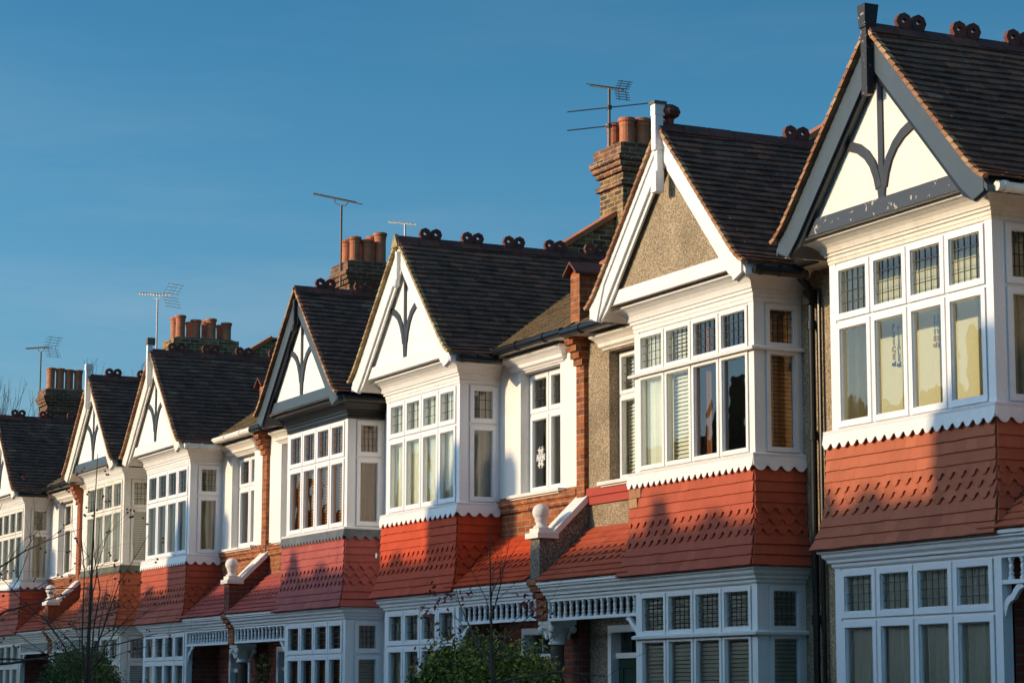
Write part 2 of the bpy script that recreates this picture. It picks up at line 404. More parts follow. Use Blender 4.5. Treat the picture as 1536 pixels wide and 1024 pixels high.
def chimney(house,xc,y0,y1,z0,npair,mast=False,potmat='pot',capmat='brick_stock',low=8.0,heights=None,rows=2):
    mb=MB(); w=.36
    mb.box(xc-w,xc+w,y0+.06,y1-.06,6.3,z0-.42)
    c=mb.build('chimney',M[capmat],house)
    b=MB()
    b.box(xc-w-.05,xc+w+.05,y0+.01,y1-.01,z0-.62,z0-.55)
    for i,(e,za,zb) in enumerate(((.05,z0-.42,z0-.34),(.09,z0-.34,z0-.26),(.12,z0-.26,z0-.18),(.07,z0-.18,z0))):
        b.box(xc-w-e,xc+w+e,y0+.06-e,y1-.06+e,za,zb)
    b.build('chimney_band',M['brick_band' if h_band(house) else capmat],c)
    m=MB(); m.hexa([(xc-w-.02,y0+.03,z0),(xc+w+.02,y0+.03,z0),(xc+w+.02,y1-.03,z0),(xc-w-.02,y1-.03,z0),
            (xc-w+.08,y0+.12,z0+.05),(xc+w-.08,y0+.12,z0+.05),(xc+w-.08,y1-.12,z0+.05),(xc-w+.08,y1-.12,z0+.05)])
    m.build('flaunching',M['mosslead'],c)
    L=y1-y0; 
    for i in range(npair):
        for j in range(rows):
            px=xc+(.19 if j else -.19) if rows==2 else xc+.05; py=y0+.22+(L-.44)*i/max(1,npair-1)
            hh=.46+random.uniform(-.05,.05) if not heights else heights[(i+j*npair)%len(heights)]
            p=MB(); r=.115
            p.lathe(px,py,[(r*1.02,z0+.02),(r*.96,z0+.1),(r*.94,z0+hh-.13),(r*1.0,z0+hh-.12),(r*1.0,z0+hh-.09),(r*1.0,z0+hh-.07),(r*1.14,z0+hh-.05),(r*1.16,z0+hh-.01),(r*1.08,z0+hh),(r*.82,z0+hh),(r*.8,z0+hh-.1)],18)
            p.build('chimney_pot',M[potmat],c,smooth=False)
def h_band(h): return h.get('band',0)

def house(i,k,s,h):
    """one terraced house: s=-1 its bay lies left of the shared porch, +1 right"""
    global SG
    X=-13.853-11*k
    SG=1.0
    root=empty('terraced_house',(X,.56,0)); tag(root,h['label'],'house','terraced houses along the street')
    root.location=(X,0,0); 
    if h.get('band'): root['band']=1
    SG=float(s); dz=h.get('dz',0)
    inner=empty  # (root stays at the axis of the shared porch pier)
    root.location.z=dz
    u0,u1=h['u']; uc=(u0+u1)/2+h.get('gx',0); st=h['st']; T=M[h['trim']]; yw=.56
    F=lambda a,d,z:(a,d,z)
    wallm=M[h['wall']]
    gz=-.35-dz
    # ---- walls (boxes butted round the openings)
    W=MB(); y1=.80
    W.box(.10,.63,yw,y1,4.04,5.87); W.box(.63,1.73,yw,y1,5.56,5.87); W.box(1.73,u0+.05,yw,y1,4.04,5.87)
    W.box(u0+.05,u1-.05,yw,y1,5.52,5.87); W.box(u1-.05,5.5,yw,y1,2.7,5.87)
    W.box(u0-.0,u1-.05,yw,y1,2.72,3.92)
    W.box(u1-.05,5.5,yw,y1,gz,2.7)
    W.build('wall',wallm,root)
    W=MB(); W.box(.10,u0,yw,y1,2.86,3.70 if h['band_style']=='roughcast' else 4.04)
    if h['band_style']=='roughcast':
        W.box(.10,u0,yw,y1,3.70,4.04); 
    W.build('apron_wall',M['roughcast'] if h['band_style']=='roughcast' else M['brick_orange'],root)
    B=MB(); 
    if h['band_style']=='roughcast':
        B.box(.14,u0,yw-.05,yw,3.905,4.00); B.box(.14,u0,yw-.03,yw,3.81,3.905); B.build('brick_string_course',M['brick_redpaint'],root)
    else:
        B.box(.14,u0,yw-.05,yw,3.925,4.0); B.box(.14,u0,yw-.03,yw,3.84,3.925); B.build('brick_string_course',M['brick_orange'],root)
    # party wall end corbelled pilaster (only on one of the pair)
    if s<0 or h.get('pil'):
        P=MB(); P.box(-.10,.10,yw-.055,yw+.25,3.86,5.45)
        for q,(e,za,zb) in enumerate(((.09,5.45,5.53),(.13,5.53,5.61),(.17,5.61,5.69),(.21,5.69,5.86))): P.box(-.11,.11,yw-e,yw+.25,za,zb)
        P.build('corbelled_pilaster',M[h.get('pilm','brick_orange')],root)
    # rooms seen through the glass
    I=MB()
    for za,zb,a0,yb in ((3.0,5.62,.14,.82),(gz+.3,2.72,u0+.12,.82)):
        a1=5.3; d=3.6
        I.quad((a0,yb,za),(a1,yb,za),(a1,d,za),(a0,d,za)); I.quad((a0,yb,zb),(a1,yb,zb),(a1,d,zb),(a0,d,zb))
        I.quad((a0,d,za),(a1,d,za),(a1,d,zb),(a0,d,zb)); I.quad((a0,yb,za),(a0,d,za),(a0,d,zb),(a0,yb,zb)); I.quad((a1,yb,za),(a1,d,za),(a1,d,zb),(a1,yb,zb))
    I.quad((u0+.02,.1,5.53),(u1-.02,.1,5.53),(u1-.02,.9,5.53),(u0+.02,.9,5.53))
    I.quad((u0+.02,.1,2.71),(u1-.02,.1,2.71),(u1-.02,.9,2.71),(u0+.02,.9,2.71))
    I.build('room',M['room'],root)
    # ---- flank/party and rear shell
    S=MB(); S.box(0,5.5,8.6,8.9,gz,5.6); S.build('rear_wall',M['brick_stock'],root)
    # ---- first floor bay
    Z0,ZT,Z1=h.get('zs',3.985),h.get('zt',4.965),h.get('z1',5.50)
    bayfloor(root,h,Z0,ZT,Z1,'1','LR')
    # ground bay
    bayfloor(root,h,1.0,2.225,2.70,'0','R')
    P=MB(); P.box(u0,u1,.0,.1,gz,1.0); P.box(u1-.1,u1,.1,yw,gz,1.0); P.box(u0,u0+.1,.1,1.3,gz,2.72); P.build('bay_plinth',M['brick_red'],root)
    # sills
    Sg=MB(); bayband(Sg,[(.0,Z0-.035),(.06,Z0-.035),(.065,Z0-.012),(.03,Z0),(0,Z0+.004)],u0,u1,0,yw); 
    Sg.build('sill',M[st['frame']],root); Sg=MB()
    bayband(Sg,[(.0,.96),(.05,.96),(.05,1.0),(0,1.003)],u0,u1,0,yw,False,True)
    Sg.build('sill',M[st['frame']],root)
    # frieze + cornice under the gable
    C=MB(); cz=Z1; ck_=(5.79-cz)/.29
    bayband(C,[(o_,cz+(z_-cz)*ck_) for o_,z_ in [(.006,cz),(.010,cz+.035),(.004,cz+.04),(.014,cz+.045),(.016,cz+.085),(.035,cz+.09),(.038,cz+.12),(.055,cz+.125),(.06,cz+.145),(.075,cz+.18),(.105,cz+.215),(.15,cz+.245),(.185,cz+.258),(.19,cz+.29)]],u0,u1,0,yw)
    C.build('cornice',M[h.get('cornice','white')],root)
    # blocking between cornice and gable foot
    K=MB(); K.box(u0-.12,u0+.04,-.16,yw,5.79,5.87); K.build('eaves_fascia',M[h.get('cornice','white')],root); K=MB(); K.box(u1-.04,u1+.12,-.16,yw,5.79,5.87); K.build('eaves_fascia',M[h.get('cornice','white')],root)
    # ground cornice along bay and porch
    G=MB(); pr=[(.006,2.70),(.02,2.715),(.022,2.745),(.05,2.75),(.055,2.775),(.085,2.80),(.09,2.83),(.12,2.84),(.12,2.862)]
    bayband(G,pr,.135,u1,0,yw,False,True); G.build('lower_cornice',M[st['frame'] if h.get('lc') is None else h['lc']],root)
    # ---- tile hung skirt with bell-cast foot
    sk=M[h['skirt']]
    prof=[(0,.16),(.12,.115),(.25,.075),(.40,.05),(1.2,.03)]
    def po(v):
        for (a,b),(c,d) in zip(prof,prof[1:]):
            if v<=c: t=(v-a)/(c-a); return b+(d-b)*t,(d-b)/(c-a)
        return prof[-1][1],0
    zb=2.865
    def Sf(a,v):
        o,d=po(v); x0=u0-o*.9; x1=u1+o; n=Vector((0,-1,-d)).normalized(); n=Vector((0,-1,max(0,-d)))
        n.normalize(); return (x0+(x1-x0)*a,-o,zb+v),n
    def Ss(sgn,ue):
        def f(a,v):
            o,d=po(v); n=Vector((sgn,0,max(0,-d))); n.normalize(); return (ue+sgn*o,-o+(yw+o)*a,zb+v),n
        return f
    mb=MB(); w=u1-u0+.2; rows=9; gz_=.105
    tilefield(mb,Sf,round(w/.165),rows,gz_,round_rows=(3,4,5),jit=.0006,gap=.003,lift=.024,th=.018)
    tilefield(mb,Ss(1,u1),4,rows,gz_,round_rows=(3,4,5),jit=.0006,gap=.003,lift=.024,th=.018)
    tilefield(mb,Ss(-1,u0),4,rows,gz_,round_rows=(3,4,5),jit=.0006,gap=.003,lift=.024,th=.018,keep=lambda a,v: v>.03+a*.62)
    so=mb.build('tile_hanging',sk,root)
    if h.get('oldtiles'):
        ob=MB(); 
        for (a,v,a1) in ((.005,.84,.06),(.062,.84,.105),(.01,.735,.075)):
            p,n=Sf(a,v);q,_=Sf(a1,v+.1); ob.box(p[0],q[0],p[1]-.027,p[1]-.015,p[2],q[2])
        ob.build('replacement_tile',M['verge'],root)
    if h.get('patch'):
        ob=MB(); p,_=Ss(1,u1)(.45,.735); ob.box(u1+.045,u1+.06,.18,.37,zb+.735,zb+.83); ob.build('replacement_tile',M['verge'],root)
    bk=MB()  # solid backing
    cols=[]
    for z in (2.862,3.0,3.15,3.95):
        o,_=po(z-2.862); o-=.006
        cols.append([(u0-o*.9,yw,z),(u0-o*.9,-o,z),(u1+o,-o,z),(u1+o,yw,z)])
    for c0,c1 in zip(cols,cols[1:]):
        bk.add(c0+c1,[(0,1,5,4),(1,2,6,5),(2,3,7,6),(3,0,4,7)])
    bk.add(cols[0],[(0,1,2,3)]); bk.add(cols[-1],[(0,1,2,3)])
    bk.build('hanging_backing',M[h.get('back','skirt2')],root)
    # ---- scalloped flashing
    fl=MB(); zt=Z0-.037; zb2=zt-.145; am=.048
    def scallop(mpp,L,n):
        pts=[(0,zt)]; bot=[]
        wv=L/n
        for q in range(n):
            for t in range(13):
                th_=t/12; x=q*wv+wv*th_
                bot.append((x,zb2+ (0 if .999<th_ else 0)+ am*(1-math.sin(math.pi*min(1,max(0,(th_-.13)/.74)))**.6)))
        for a,b in zip(bot,bot[1:]):
            if b[0]-a[0]<1e-6: continue
            fl.prism([(a[0],a[1]),(b[0],b[1]),(b[0],zt),(a[0],zt)],.0,.010,mpp)
    L=u1-u0+.12
    def mpf(a,d,z):
        lean=(zt-z)*.16; return (u0-.06+a*(1),-.052-lean-.010+d,z)
    scallop(mpf,L,max(8,round(L/h.get('scw',.155))))
    def mps(sgn,ue):
        return lambda a,d,z:(ue+sgn*(.052+(zt-z)*.16+.01-d),-.062+a,z)
    scallop(mps(1,u1),yw+.06,4); scallop(mps(-1,u0),yw+.06,4)
    fl.build('scalloped_flashing',M[h.get('flash','white')],root)
    # ---- porch roof
    def Sp(a,v):
        fy=-.155+.72*min(1,v/.98); c=.06*max(0,1-v/.35)**2
        return (.14+(u0-.14+.10*max(0,1-v/.9)-0)*a,fy,2.885+.665*(v/.98)+c*.3),Vector((0,-.68,.73))
    mb=MB(); tilefield(mb,Sp,round((u0-.1)/.165),9,.105,round_rows=(3,4,5),jit=.0015,gap=.006,lift=.024,th=.018)
    pr_=mb.build('porch_roof',M[h.get('porchtile',h['skirt'])],root)
    bk=MB(); bk.hexa([(.13,-.14,2.864),(u0,-.14,2.864),(u0,yw,2.864),(.13,yw,2.864),(.13,-.14,2.885),(u0,-.14,2.885),(u0,yw,3.53),(.13,yw,3.53)]); bk.build('roof_deck',M['white'],pr_)
    # ---- porch frieze
    fz=MB(); fz.box(.14,u0,.0,.07,2.675,2.70); fz.box(.14,u0,.005,.065,2.455,2.49); fz.box(.14,.17,.01,.06,2.49,2.675)
    fo=fz.build('porch_frieze',M[st['frame']],root)
    ns=14
    for q in range(ns):
        cx=.235+(u0-.235-.09)*q/(ns-1); sp=MB(); r=.028
        sp.lathe(cx,.035,[(r,2.49),(r,2.515),(r*.55,2.52),(r*.95,2.545),(r*.5,2.56),(r*.6,2.565),(r*.8,2.60),(r*.5,2.625),(r*.95,2.64),(r*.55,2.65),(r,2.655),(r,2.676)],8)
        sp.build('spindle',M[st['frame']],fo,smooth=False)
    br=MB(); 
    bc=[(u0-.27,2.445),(u0-.21,2.425),(u0-.165,2.385),(u0-.13,2.345),(u0-.085,2.33),(u0-.05,2.30),(u0-.028,2.25),(u0-.012,2.20)]
    br.prism([(x_,z_-.02) for x_,z_ in bc]+[(x_+.035,z_+.024) for x_,z_ in bc[-2::-1]],.02,.055,F); br.build('bracket',M[st['frame']],fo)
    # ---- porch recess and door
    D=MB(); D.box(.13,.62,yw,.80,gz,2.72); D.box(1.64,u0,yw,.80,gz,2.72); D.box(.62,1.64,yw,.80,2.40,2.72)
    if s<0: D.box(-.11,.11,.42,.80,gz,2.72)
    D.build('porch_wall',M[h.get('porchwall','brick_red')],root)
    cl=MB(); cl.box(.13,u0,.07,yw,2.72,2.76); cl.build('porch_ceiling',M['cream'],root)
    dr=MB(); a0,a1=.62,1.64
    dr.box(a0,a0+.08,yw-.03,.70,gz,2.32); dr.box(a1-.08,a1,yw-.03,.70,gz,2.32); dr.box(a0,a1,yw-.03,.70,2.32,2.40); dr.box(a0+.08,a1-.08,yw+.03,.70,2.03,2.09)
    df=dr.build('door_frame',M[st['frame']],root)
    dd=MB(); dc0,dc1=a0+.08,a1-.08
    dd.box(dc0,dc1,.645,.675,.02,2.03)
    xs=[dc0,dc0+.10,(dc0+dc1)/2-.05,(dc0+dc1)/2+.05,dc1-.10,dc1]; 
    for xa,xb in ((xs[0],xs[1]),(xs[2],xs[3]),(xs[4],xs[5])): dd.box(xa,xb,.63,.6449,.02,2.03)
    for za,zb_ in ((1.92,2.03),(1.52,1.60),(1.05,1.15),(.02,.22)):
        for xa,xb in ((xs[1],xs[2]),(xs[3],xs[4])): dd.box(xa,xb,.631,.6449,za,zb_)
    dob=dd.build('door',M[h.get('door','door_green')],root)
    lb=MB(); lb.box((dc0+dc1)/2-.13,(dc0+dc1)/2+.13,.618,.63,1.08,1.13); lb.build('letter_box',M['metal'],dob)
    fg=MB(); fg.quad((dc0,.66,2.09),(dc1,.66,2.09),(dc1,.66,2.32),(dc0,.66,2.32)); fg.build('fanlight',M['glass'],df,out=(0,-1,0))
    for q in (1,2):
        fb=MB(); fb.box(dc0+.287*q-.012,dc0+.287*q+.012,.64,.672,2.09,2.32); fb.build('glazing_bar',M[h.get('door','door_green')],df)
    if s<0 or h.get('pil'):
        # shared porch pier: column, capital, brick corbel, parapet with ball
        cp=MB(); A=0
        cp.lathe(A,.2,[(.088,gz+.3),(.084,1.4),(.080,2.17)],20); col=cp.build('porch_column',M['granite'],root,smooth=False)
        c2=MB(); c2.lathe(A,.2,[(.085,2.17),(.105,2.175),(.108,2.195),(.09,2.205),(.095,2.25),(.12,2.32),(.16,2.37)],20)
        c2.box(A-.165,A+.165,.035,.365,2.40,2.455); c2.box(A-.15,A+.15,.05,.35,2.37,2.40)
        for sx in(-1,1):
            for sy in(0,1):
                cx,cy=A+sx*.135,.065+sy*.27
                c2.lathe(cx,cy,[(.012,2.30),(.035,2.315),(.045,2.34),(.04,2.37),(.03,2.385)],10)
                for q in range(3): c2.lathe(A+sx*(.05+.03*q),.085+sy*.23,[(.01,2.23+q*.03),(.022,2.25+q*.03),(.014,2.29+q*.03)],7)
        c2.build('capital',M['stone'],col)
        pb=MB(); pb.box(-.125,.125,-.012,.40,2.457,2.70)
        for e,za,zb_ in ((-.05,2.70,2.775),(-.095,2.775,2.85),(-.135,2.85,2.92)): pb.box(-.128,.128,e,.40,za,zb_)
        pb.build('brick_corbel',M['brick_orange'],root)
        pw=MB(); pw.prism([(-.09,2.92),(yw,2.92),(yw,3.84),(.10,3.385),(-.09,3.385)],-.12,.12,lambda a,d,z:(d,a,z))
        pp=pw.build('porch_parapet',M[h.get('parapet','roughcast_grey')],root)
        cc=MB()
        cc.prism([(.09,3.395),(yw-.001,3.85),(yw-.001,3.94),(.08,3.475)],-.155,.155,lambda a,d,z:(d,a,z))
        cc.box(-.17,.17,-.135,.135,3.39,3.455); cc.box(-.12,.12,-.10,.10,3.455,3.51)
        cc.build('coping',M['stone'],pp)
        bl=MB(); prf=[(.10,3.51),(.085,3.53),(.06,3.55),(.058,3.575),(.075,3.59)]+[(.103*math.sin(t),3.695-.103*math.cos(t)) for t in [math.pi*q/12 for q in range(3,13)]]
        prf[-1]=(.002,prf[-1][1]); bl.lathe(0,-.01,prf,20); bl.build('ball_finial',M['stone'],pp,smooth=True)
    # ---- small window beside the bay
    rc=.13; yy=yw+rc
    Fs=lambda a,d,z:(a,yy+d,z)
    fr=MB(); fr.box(.63,.665,.0,.06,4.05,5.56,Fs); fr.box(1.695,1.73,0,.06,4.05,5.56,Fs); fr.box(.665,1.695,.0,.06,5.525,5.56,Fs); fr.box(.665,1.695,0,.06,4.05,4.085,Fs); fr.box(1.162,1.198,.002,.058,4.085,5.525,Fs); fr.box(.665,1.695,.001,.057,5.02,5.06,Fs)
    fr.build('window_frame',M[st['frame']],root)
    for a,b in ((.66,1.175),(1.185,1.70)):
        wl=window_light(root,Fs,(0,-1,0),a,b,4.07,5.04,5.54,st,h['cover2'],lead=h.get('lead',(4,4)))
        if h.get('snow') and a>1:
            sf=MB(); cx,cz=1.46,4.50
            for q in range(6):
                t=q*math.pi/3; dx,dz_=math.cos(t),math.sin(t)
                sf.tube(Fs(cx,.02,cz),Fs(cx+.11*dx,.02,cz+.125*dz_),.011,n=5)
                for rr in (.5,.8):
                    for sg in(-1,1):
                        t2=t+sg*.9; sf.tube(Fs(cx+.11*rr*dx,.02,cz+.125*rr*dz_),Fs(cx+.11*rr*dx+.035*math.cos(t2),.02,cz+.125*rr*dz_+.05*math.sin(t2)),.009,n=5)
                tn=(q+1)*math.pi/3
                sf.tube(Fs(cx+.06*dx,.02,cz+.09*dz_),Fs(cx+.06*math.cos(tn),.02,cz+.09*math.sin(tn)),.010,n=5)
            so=sf.build('paper_snowflake',M['white'],wl); so['label']='white paper snowflake stuck on the narrow window'
    sl=MB(); sl.box(.50,1.93,yw-.10,yw+.14,4.005,4.045); sl.box(.54,1.89,yw-.07,yw+.14,3.985,4.005); sl.build('window_sill',M['stone'],root)
    hc=MB(); hp=[(.01,5.58),(.02,5.60),(.05,5.62),(.055,5.66),(.09,5.70),(.13,5.73),(.14,5.76)]
    bayband(hc,hp,.52,1.90,yw-.01,yw+.1); hc.build('window_hood',M[h.get('hood','cream')],root)
    # ---- main roof, front slope above the wall, rear slope
    rf=MB(); 
    def Sm(a,v): return (5.5*a,EY+v*.842,EZ+v*.539),Vector((0,-.539,.842))
    for side in (1,-1):
        rf=MB(); tilefield(rf,Sm,33,31,.1,keep=lambda a,v: v<3.1 and (uc-a*5.5)*side>max(0,(APZ-(EZ+v*.539))/GS-.2),jit=.004)
        rm=rf.build('roof',M['roof_moss'],root)
    rb=MB(); 
    R2=2.96; Z2=EZ+(R2-EY)*SL
    rb.hexa([(0,EY,EZ-.05),(5.5,EY,EZ-.05),(5.5,R2,Z2-.05),(0,R2,Z2-.05),(0,EY,EZ-.005),(5.5,EY,EZ-.005),(5.5,R2,Z2-.005),(0,R2,Z2-.005)])
    rb.hexa([(0,R2,Z2-.05),(5.5,R2,Z2-.05),(5.5,9.1,5.6),(0,9.1,5.6),(0,R2,Z2-.005),(5.5,R2,Z2-.005),(5.5,9.1,5.65),(0,9.1,5.65)])
    rb.build('roof_slope',M['roof2'],rm)
    # soffit/fascia of main eaves
    ef=MB(); ef.box(.0,uc-HW,EY+.02,yw,5.80,5.83); ef.box(.0,uc-HW,EY,EY+.02,5.79,5.87); ef.build('eaves_board',M[h.get('eaves','cream')],root); ef=MB(); ef.box(uc+HW,5.5,EY+.02,yw,5.80,5.83); ef.box(uc+HW,5.5,EY,EY+.02,5.79,5.87)
    ef.build('eaves_board',M[h.get('eaves','cream')],root)
    # ---- gable roof slopes
    YB=EY+(APZ-EZ)/SL+.1
    gr=MB(); slen=math.hypot(HW+.12,(HW+.12)*GS)
    for sd in (-1,1):
        nn=Vector((sd*GS,0,1)).normalized()
        def Sg_(a,v,sd=sd,nn=nn):
            t=v/slen; lat=(HW+.12)*(1-t); z=APZ-lat*GS
            kick=.07*max(0,1-v/.38)**2
            return (uc+sd*lat,YG-.03+(YB-YG)*a,z+kick),nn
        nrow=int(slen/.1)
        def kp(a,v,sd=sd):
            t=v/slen; z=APZ-(HW+.12)*(1-t)*GS; y=YG-.03+(YB-YG)*a
            return y<EY+(z-EZ)/SL+.2
        tilefield(gr,Sg_,19,nrow,.1,keep=kp,jit=.0045,lift=.030,th=.019,sag=.012)
    go=gr.build('gable_roof',M[h.get('roofm','roof')],root)
    sb=MB()
    for sd in(-1,1):
        za=APZ-.012; zf=APZ-(HW+.10)*GS-.012
        p=[(uc,YG+.005,za),(uc+sd*(HW+.10),YG+.005,zf),(uc+sd*(HW+.10),EY+.05,zf),(uc,YB+.0,za)]
        q=[(a,b,c-.06) for a,b,c in p]; sb.hexa(p+q)
    sb.build('roof_soffit',T,go)
    # verge course: stepped tile edges catching the sun
    vg=MB(); n=int(slen/.1)
    for sd in(-1,1):
        for q in range(n+1):
            v=q*.1; t=v/slen; t2=(v+.11)/slen
            if t2>1.01: t2=1.01
            def PT(t,h_): 
                lat=(HW+.12)*(1-t); kick=.07*max(0,1-t*slen/.38)**2
                nn=Vector((sd*GS,0,1)).normalized(); return (uc+sd*lat+nn.x*h_,APZ-lat*GS+kick+nn.z*h_)
            jj=random.uniform(-.003,.004)
            a=PT(t,-.012);b=PT(t,.030+jj);c=PT(t2,.012+jj);d=PT(t2,-.02)
            vg.hexa([(a[0],YG-.055,a[1]),(b[0],YG-.055,b[1]),(c[0],YG-.055,c[1]),(d[0],YG-.055,d[1]),(a[0],YG+.0,a[1]),(b[0],YG+.0,b[1]),(c[0],YG,c[1]),(d[0],YG,d[1])])
    vg.build('verge',M[h.get('verge','verge')],go)
    # ridge tiles with crests
    rd=MB(); y=YG-.05; 
    while y<YB+.1:
        y2=min(y+.30,YB+.12); e=.004 if random.random()<.5 else 0
        for sd in(-1,1):
            rd.hexa([(uc,y+.004,APZ+.055+e),(uc+sd*.10,y+.004,APZ-.055+e),(uc+sd*.10,y2-.004,APZ-.055+e),(uc,y2-.004,APZ+.055+e),
                     (uc,y+.004,APZ+.03+e),(uc+sd*.085,y+.004,APZ-.07+e),(uc+sd*.085,y2-.004,APZ-.07+e),(uc,y2-.004,APZ+.03+e)])
        y=y2
    ro=rd.build('ridge',M['ridge'],go)
    if h.get('endcap'):
        ec=MB(); ec.prism([(uc,APZ+.075),(uc-.11,APZ-.10),(uc+.11,APZ-.10)],YG-.075,YG-.02,F); ec.build('ridge_end',M['verge_y'],go)
    for q in range(5): 
        yc=.10+.612*q
        if h.get('crests','all')=='all' or q in h['crests']: crest(go,uc,yc,APZ+.045,M['ridge'])
    if h.get('ridgepot'):
        rp_=MB(); rp_.lathe(uc,YG+.10,[(.04,APZ),(.05,APZ+.10),(.10,APZ+.13),(.12,APZ+.17),(.10,APZ+.22),(.05,APZ+.25),(.01,APZ+.26)],14); rp_.build('ridge_vent',M['ridge'],go)
    # ---- barge boards, tie beam, pediment
    def barge(mb,wd,yf,yb,inset=0,foot=0):
        for sd in(-1,1):
            la0=0; L=HW+.06
            vo=wd*math.sqrt(1+GS*GS)
            top=lambda lat: APZ-.02-inset-lat*GS+.07*max(0,(lat-(HW-.2))/.3)**2
            pts=[(0,top(0)),(HW-.2,top(HW-.2)),(HW-.05,top(HW-.05)),(L,top(L))]
            lowp=[(L-.005,top(L)-.13),(L-.16,top(L)-.185),(HW-.27,top(HW-.27)-vo),(0,top(0)-vo)]
            poly=[(uc+sd*a,z) for a,z in pts+lowp]
            if sd<0: poly=poly[::-1]
            mb.prism(poly,yf,yb,F)
    bb=MB(); wd=h.get('bw',.21)
    barge(bb,wd,YG,YG+.03); bg=bb.build('barge_board',T,root)
    bb=MB(); 
    # inner moulding behind, wider
    barge(bb,wd+.045,YG+.03,YG+.055,.01); bb.build('barge_moulding',M[h.get('barge2',h['trim'])],bg)
    if h.get('twotone'):
        bb=MB(); barge(bb,wd*.32,YG-.018,YG,.0,-.0); bb.build('barge_fillet',T,bg)
    pz=5.795
    pd=MB(); hwz=lambda z:(APZ-.06-z)/GS
    pd.prism([(uc-hwz(pz),pz),(uc+hwz(pz),pz),(uc,APZ-.08)],YP,YP+.05,F); po_=pd.build('pediment',M[h['ped']],root)
    tb=MB(); tb.prism([(uc-hwz(pz)+.02,pz),(uc+hwz(pz)-.02,pz),(uc+hwz(pz+.15)-.02,pz+.15),(uc-hwz(pz+.15)+.02,pz+.15)],YP-.035,YP-.001,F); tb.build('tie_beam',M[h.get('tie',h['trim'])],po_)
    if h.get('timber'):
        tm=MB(); z0=pz+.15; d0,d1=YP-.018,YP-.001; ww=.046 if h.get('tk',1)==1 else .041; k_=h.get('tk',1)
        if k_==1: zj,zt3=.19,1.06; cpts=[(.035,.10),(.07,.22),(.13,.34),(.22,.44),(.34,.52),(.52,.585)]
        else: zj,zt3=.27,1.06; cpts=[(.03,.20),(.07,.34),(.13,.46),(.21,.56),(.32,.63),(.46,.68)]
        tm.prism([(uc-ww*1.0,z0-.002),(uc+ww*1.0,z0-.002),(uc+ww*1.6,z0+zj),(uc-ww*1.6,z0+zj)],d0,d1,F)
        tm.prism([(uc-ww*.85,z0+zj),(uc+ww*.85,z0+zj),(uc+ww*.85,z0+zt3),(uc-ww*.85,z0+zt3)],d0,d1,F)
        for sd in(-1,1):
            for q in range(len(cpts)-1):
                (a,b),(c,d)=cpts[q],cpts[q+1]
                def nr(p,qq):
                    dx,dy=qq[0]-p[0],qq[1]-p[1]; l=math.hypot(dx,dy); return (-dy/l*ww,dx/l*ww)
                n0=nr(cpts[max(0,q-1)],cpts[q+1]); n1=nr(cpts[q],cpts[min(len(cpts)-1,q+2)])
                pl=[(a-n0[0],b-n0[1]),(c-n1[0],d-n1[1]),(c+n1[0],d+n1[1]),(a+n0[0],b+n0[1])]
                tm.prism([(uc+sd*x,z0+z) for x,z in pl],d0-.001*(q%2)-.003-.002*(sd>0),d1,F)
        tm.build('timber_framing',M['timber'],po_)
    # finial
    fk=h.get('finial'); fm=MB()
    if fk=='post':   # heavy worn post
        fm.box(uc-.045,uc+.045,YG-.075,YG-.002,6.88,7.50); fm.hexa([(uc-.05,YG-.09,7.50),(uc+.05,YG-.09,7.50),(uc+.05,YG+.03,7.50),(uc-.05,YG+.03,7.50),(uc-.07,YG-.1,7.71),(uc+.055,YG-.1,7.71),(uc+.055,YG+.05,7.71),(uc-.07,YG+.05,7.71)])
        fm.build('finial',M['black_peel'],root)
    elif fk=='tall':
        fm.box(uc-.045,uc+.045,YG-.095,YG-.002,7.25,7.62); fm.box(uc-.05,uc+.05,YG-.10,YG+.02,7.62,7.74); fm.box(uc-.035,uc+.035,YG-.07,YG-.002,7.02,7.25); fm.box(uc-.055,uc+.055,YG-.10,YG-.002,6.80,7.02)
        fo_=fm.build('finial',M['white'],root); cpm=MB(); cpm.box(uc-.065,uc+.065,YG-.115,YG+.035,7.74,7.77); cpm.build('finial_cap',M['mosslead'],fo_)
    elif fk=='drop':
        fm.box(uc-.03,uc+.03,YG-.05,YG-.002,6.93,7.34); fm.lathe(uc,YG-.04,[(.02,6.86),(.042,6.88),(.045,6.92),(.035,6.96),(.02,6.97)],12)
        fm.build('finial',M[h.get('finm',h['trim'])],root)
    elif fk=='slim':
        fm.box(uc-.04,uc+.04,YG-.09,YG-.002,6.90,7.62); fo_=fm.build('finial',M['white'],root)
        cpm=MB(); cpm.box(uc-.05,uc+.05,YG-.10,YG+.04,7.62,7.74); cpm.build('finial_cap',M[h.get('fcap','white')],fo_)
    # ---- gutters and downpipe
    gm=M[h.get('gut','black')]
    gu=MB()
    for sd in(-1,1):
        gx=uc+sd*(HW+.13); gzz=APZ-(HW+.12)*GS-.0
        gu.tube((gx,YG+.08,gzz),(gx,EY+.05,gzz-.01),.045,n=10)
        for yy_ in (YG+.14,.02,.26): gu.tube((gx,yy_,gzz),(gx,yy_+.04,gzz),.054,n=10)
        gu.build('gutter',gm,root); gu=MB()
    if s<0 or True: gu.tube((0.0 if s<0 else .0,EY-.03,5.84),(uc-HW-.03,EY-.03,5.83),.052,n=10)
    for xx in (.45,1.2,): gu.tube((xx,EY-.03,5.835),(xx+.05,EY-.03,5.835),.062,n=10)
    gu.build('gutter',gm,root); gu=MB(); gu.tube((uc+HW+.08,EY-.03,5.83),(5.5,EY-.03,5.83),.052,n=10)
    gu.build('gutter',gm,root)
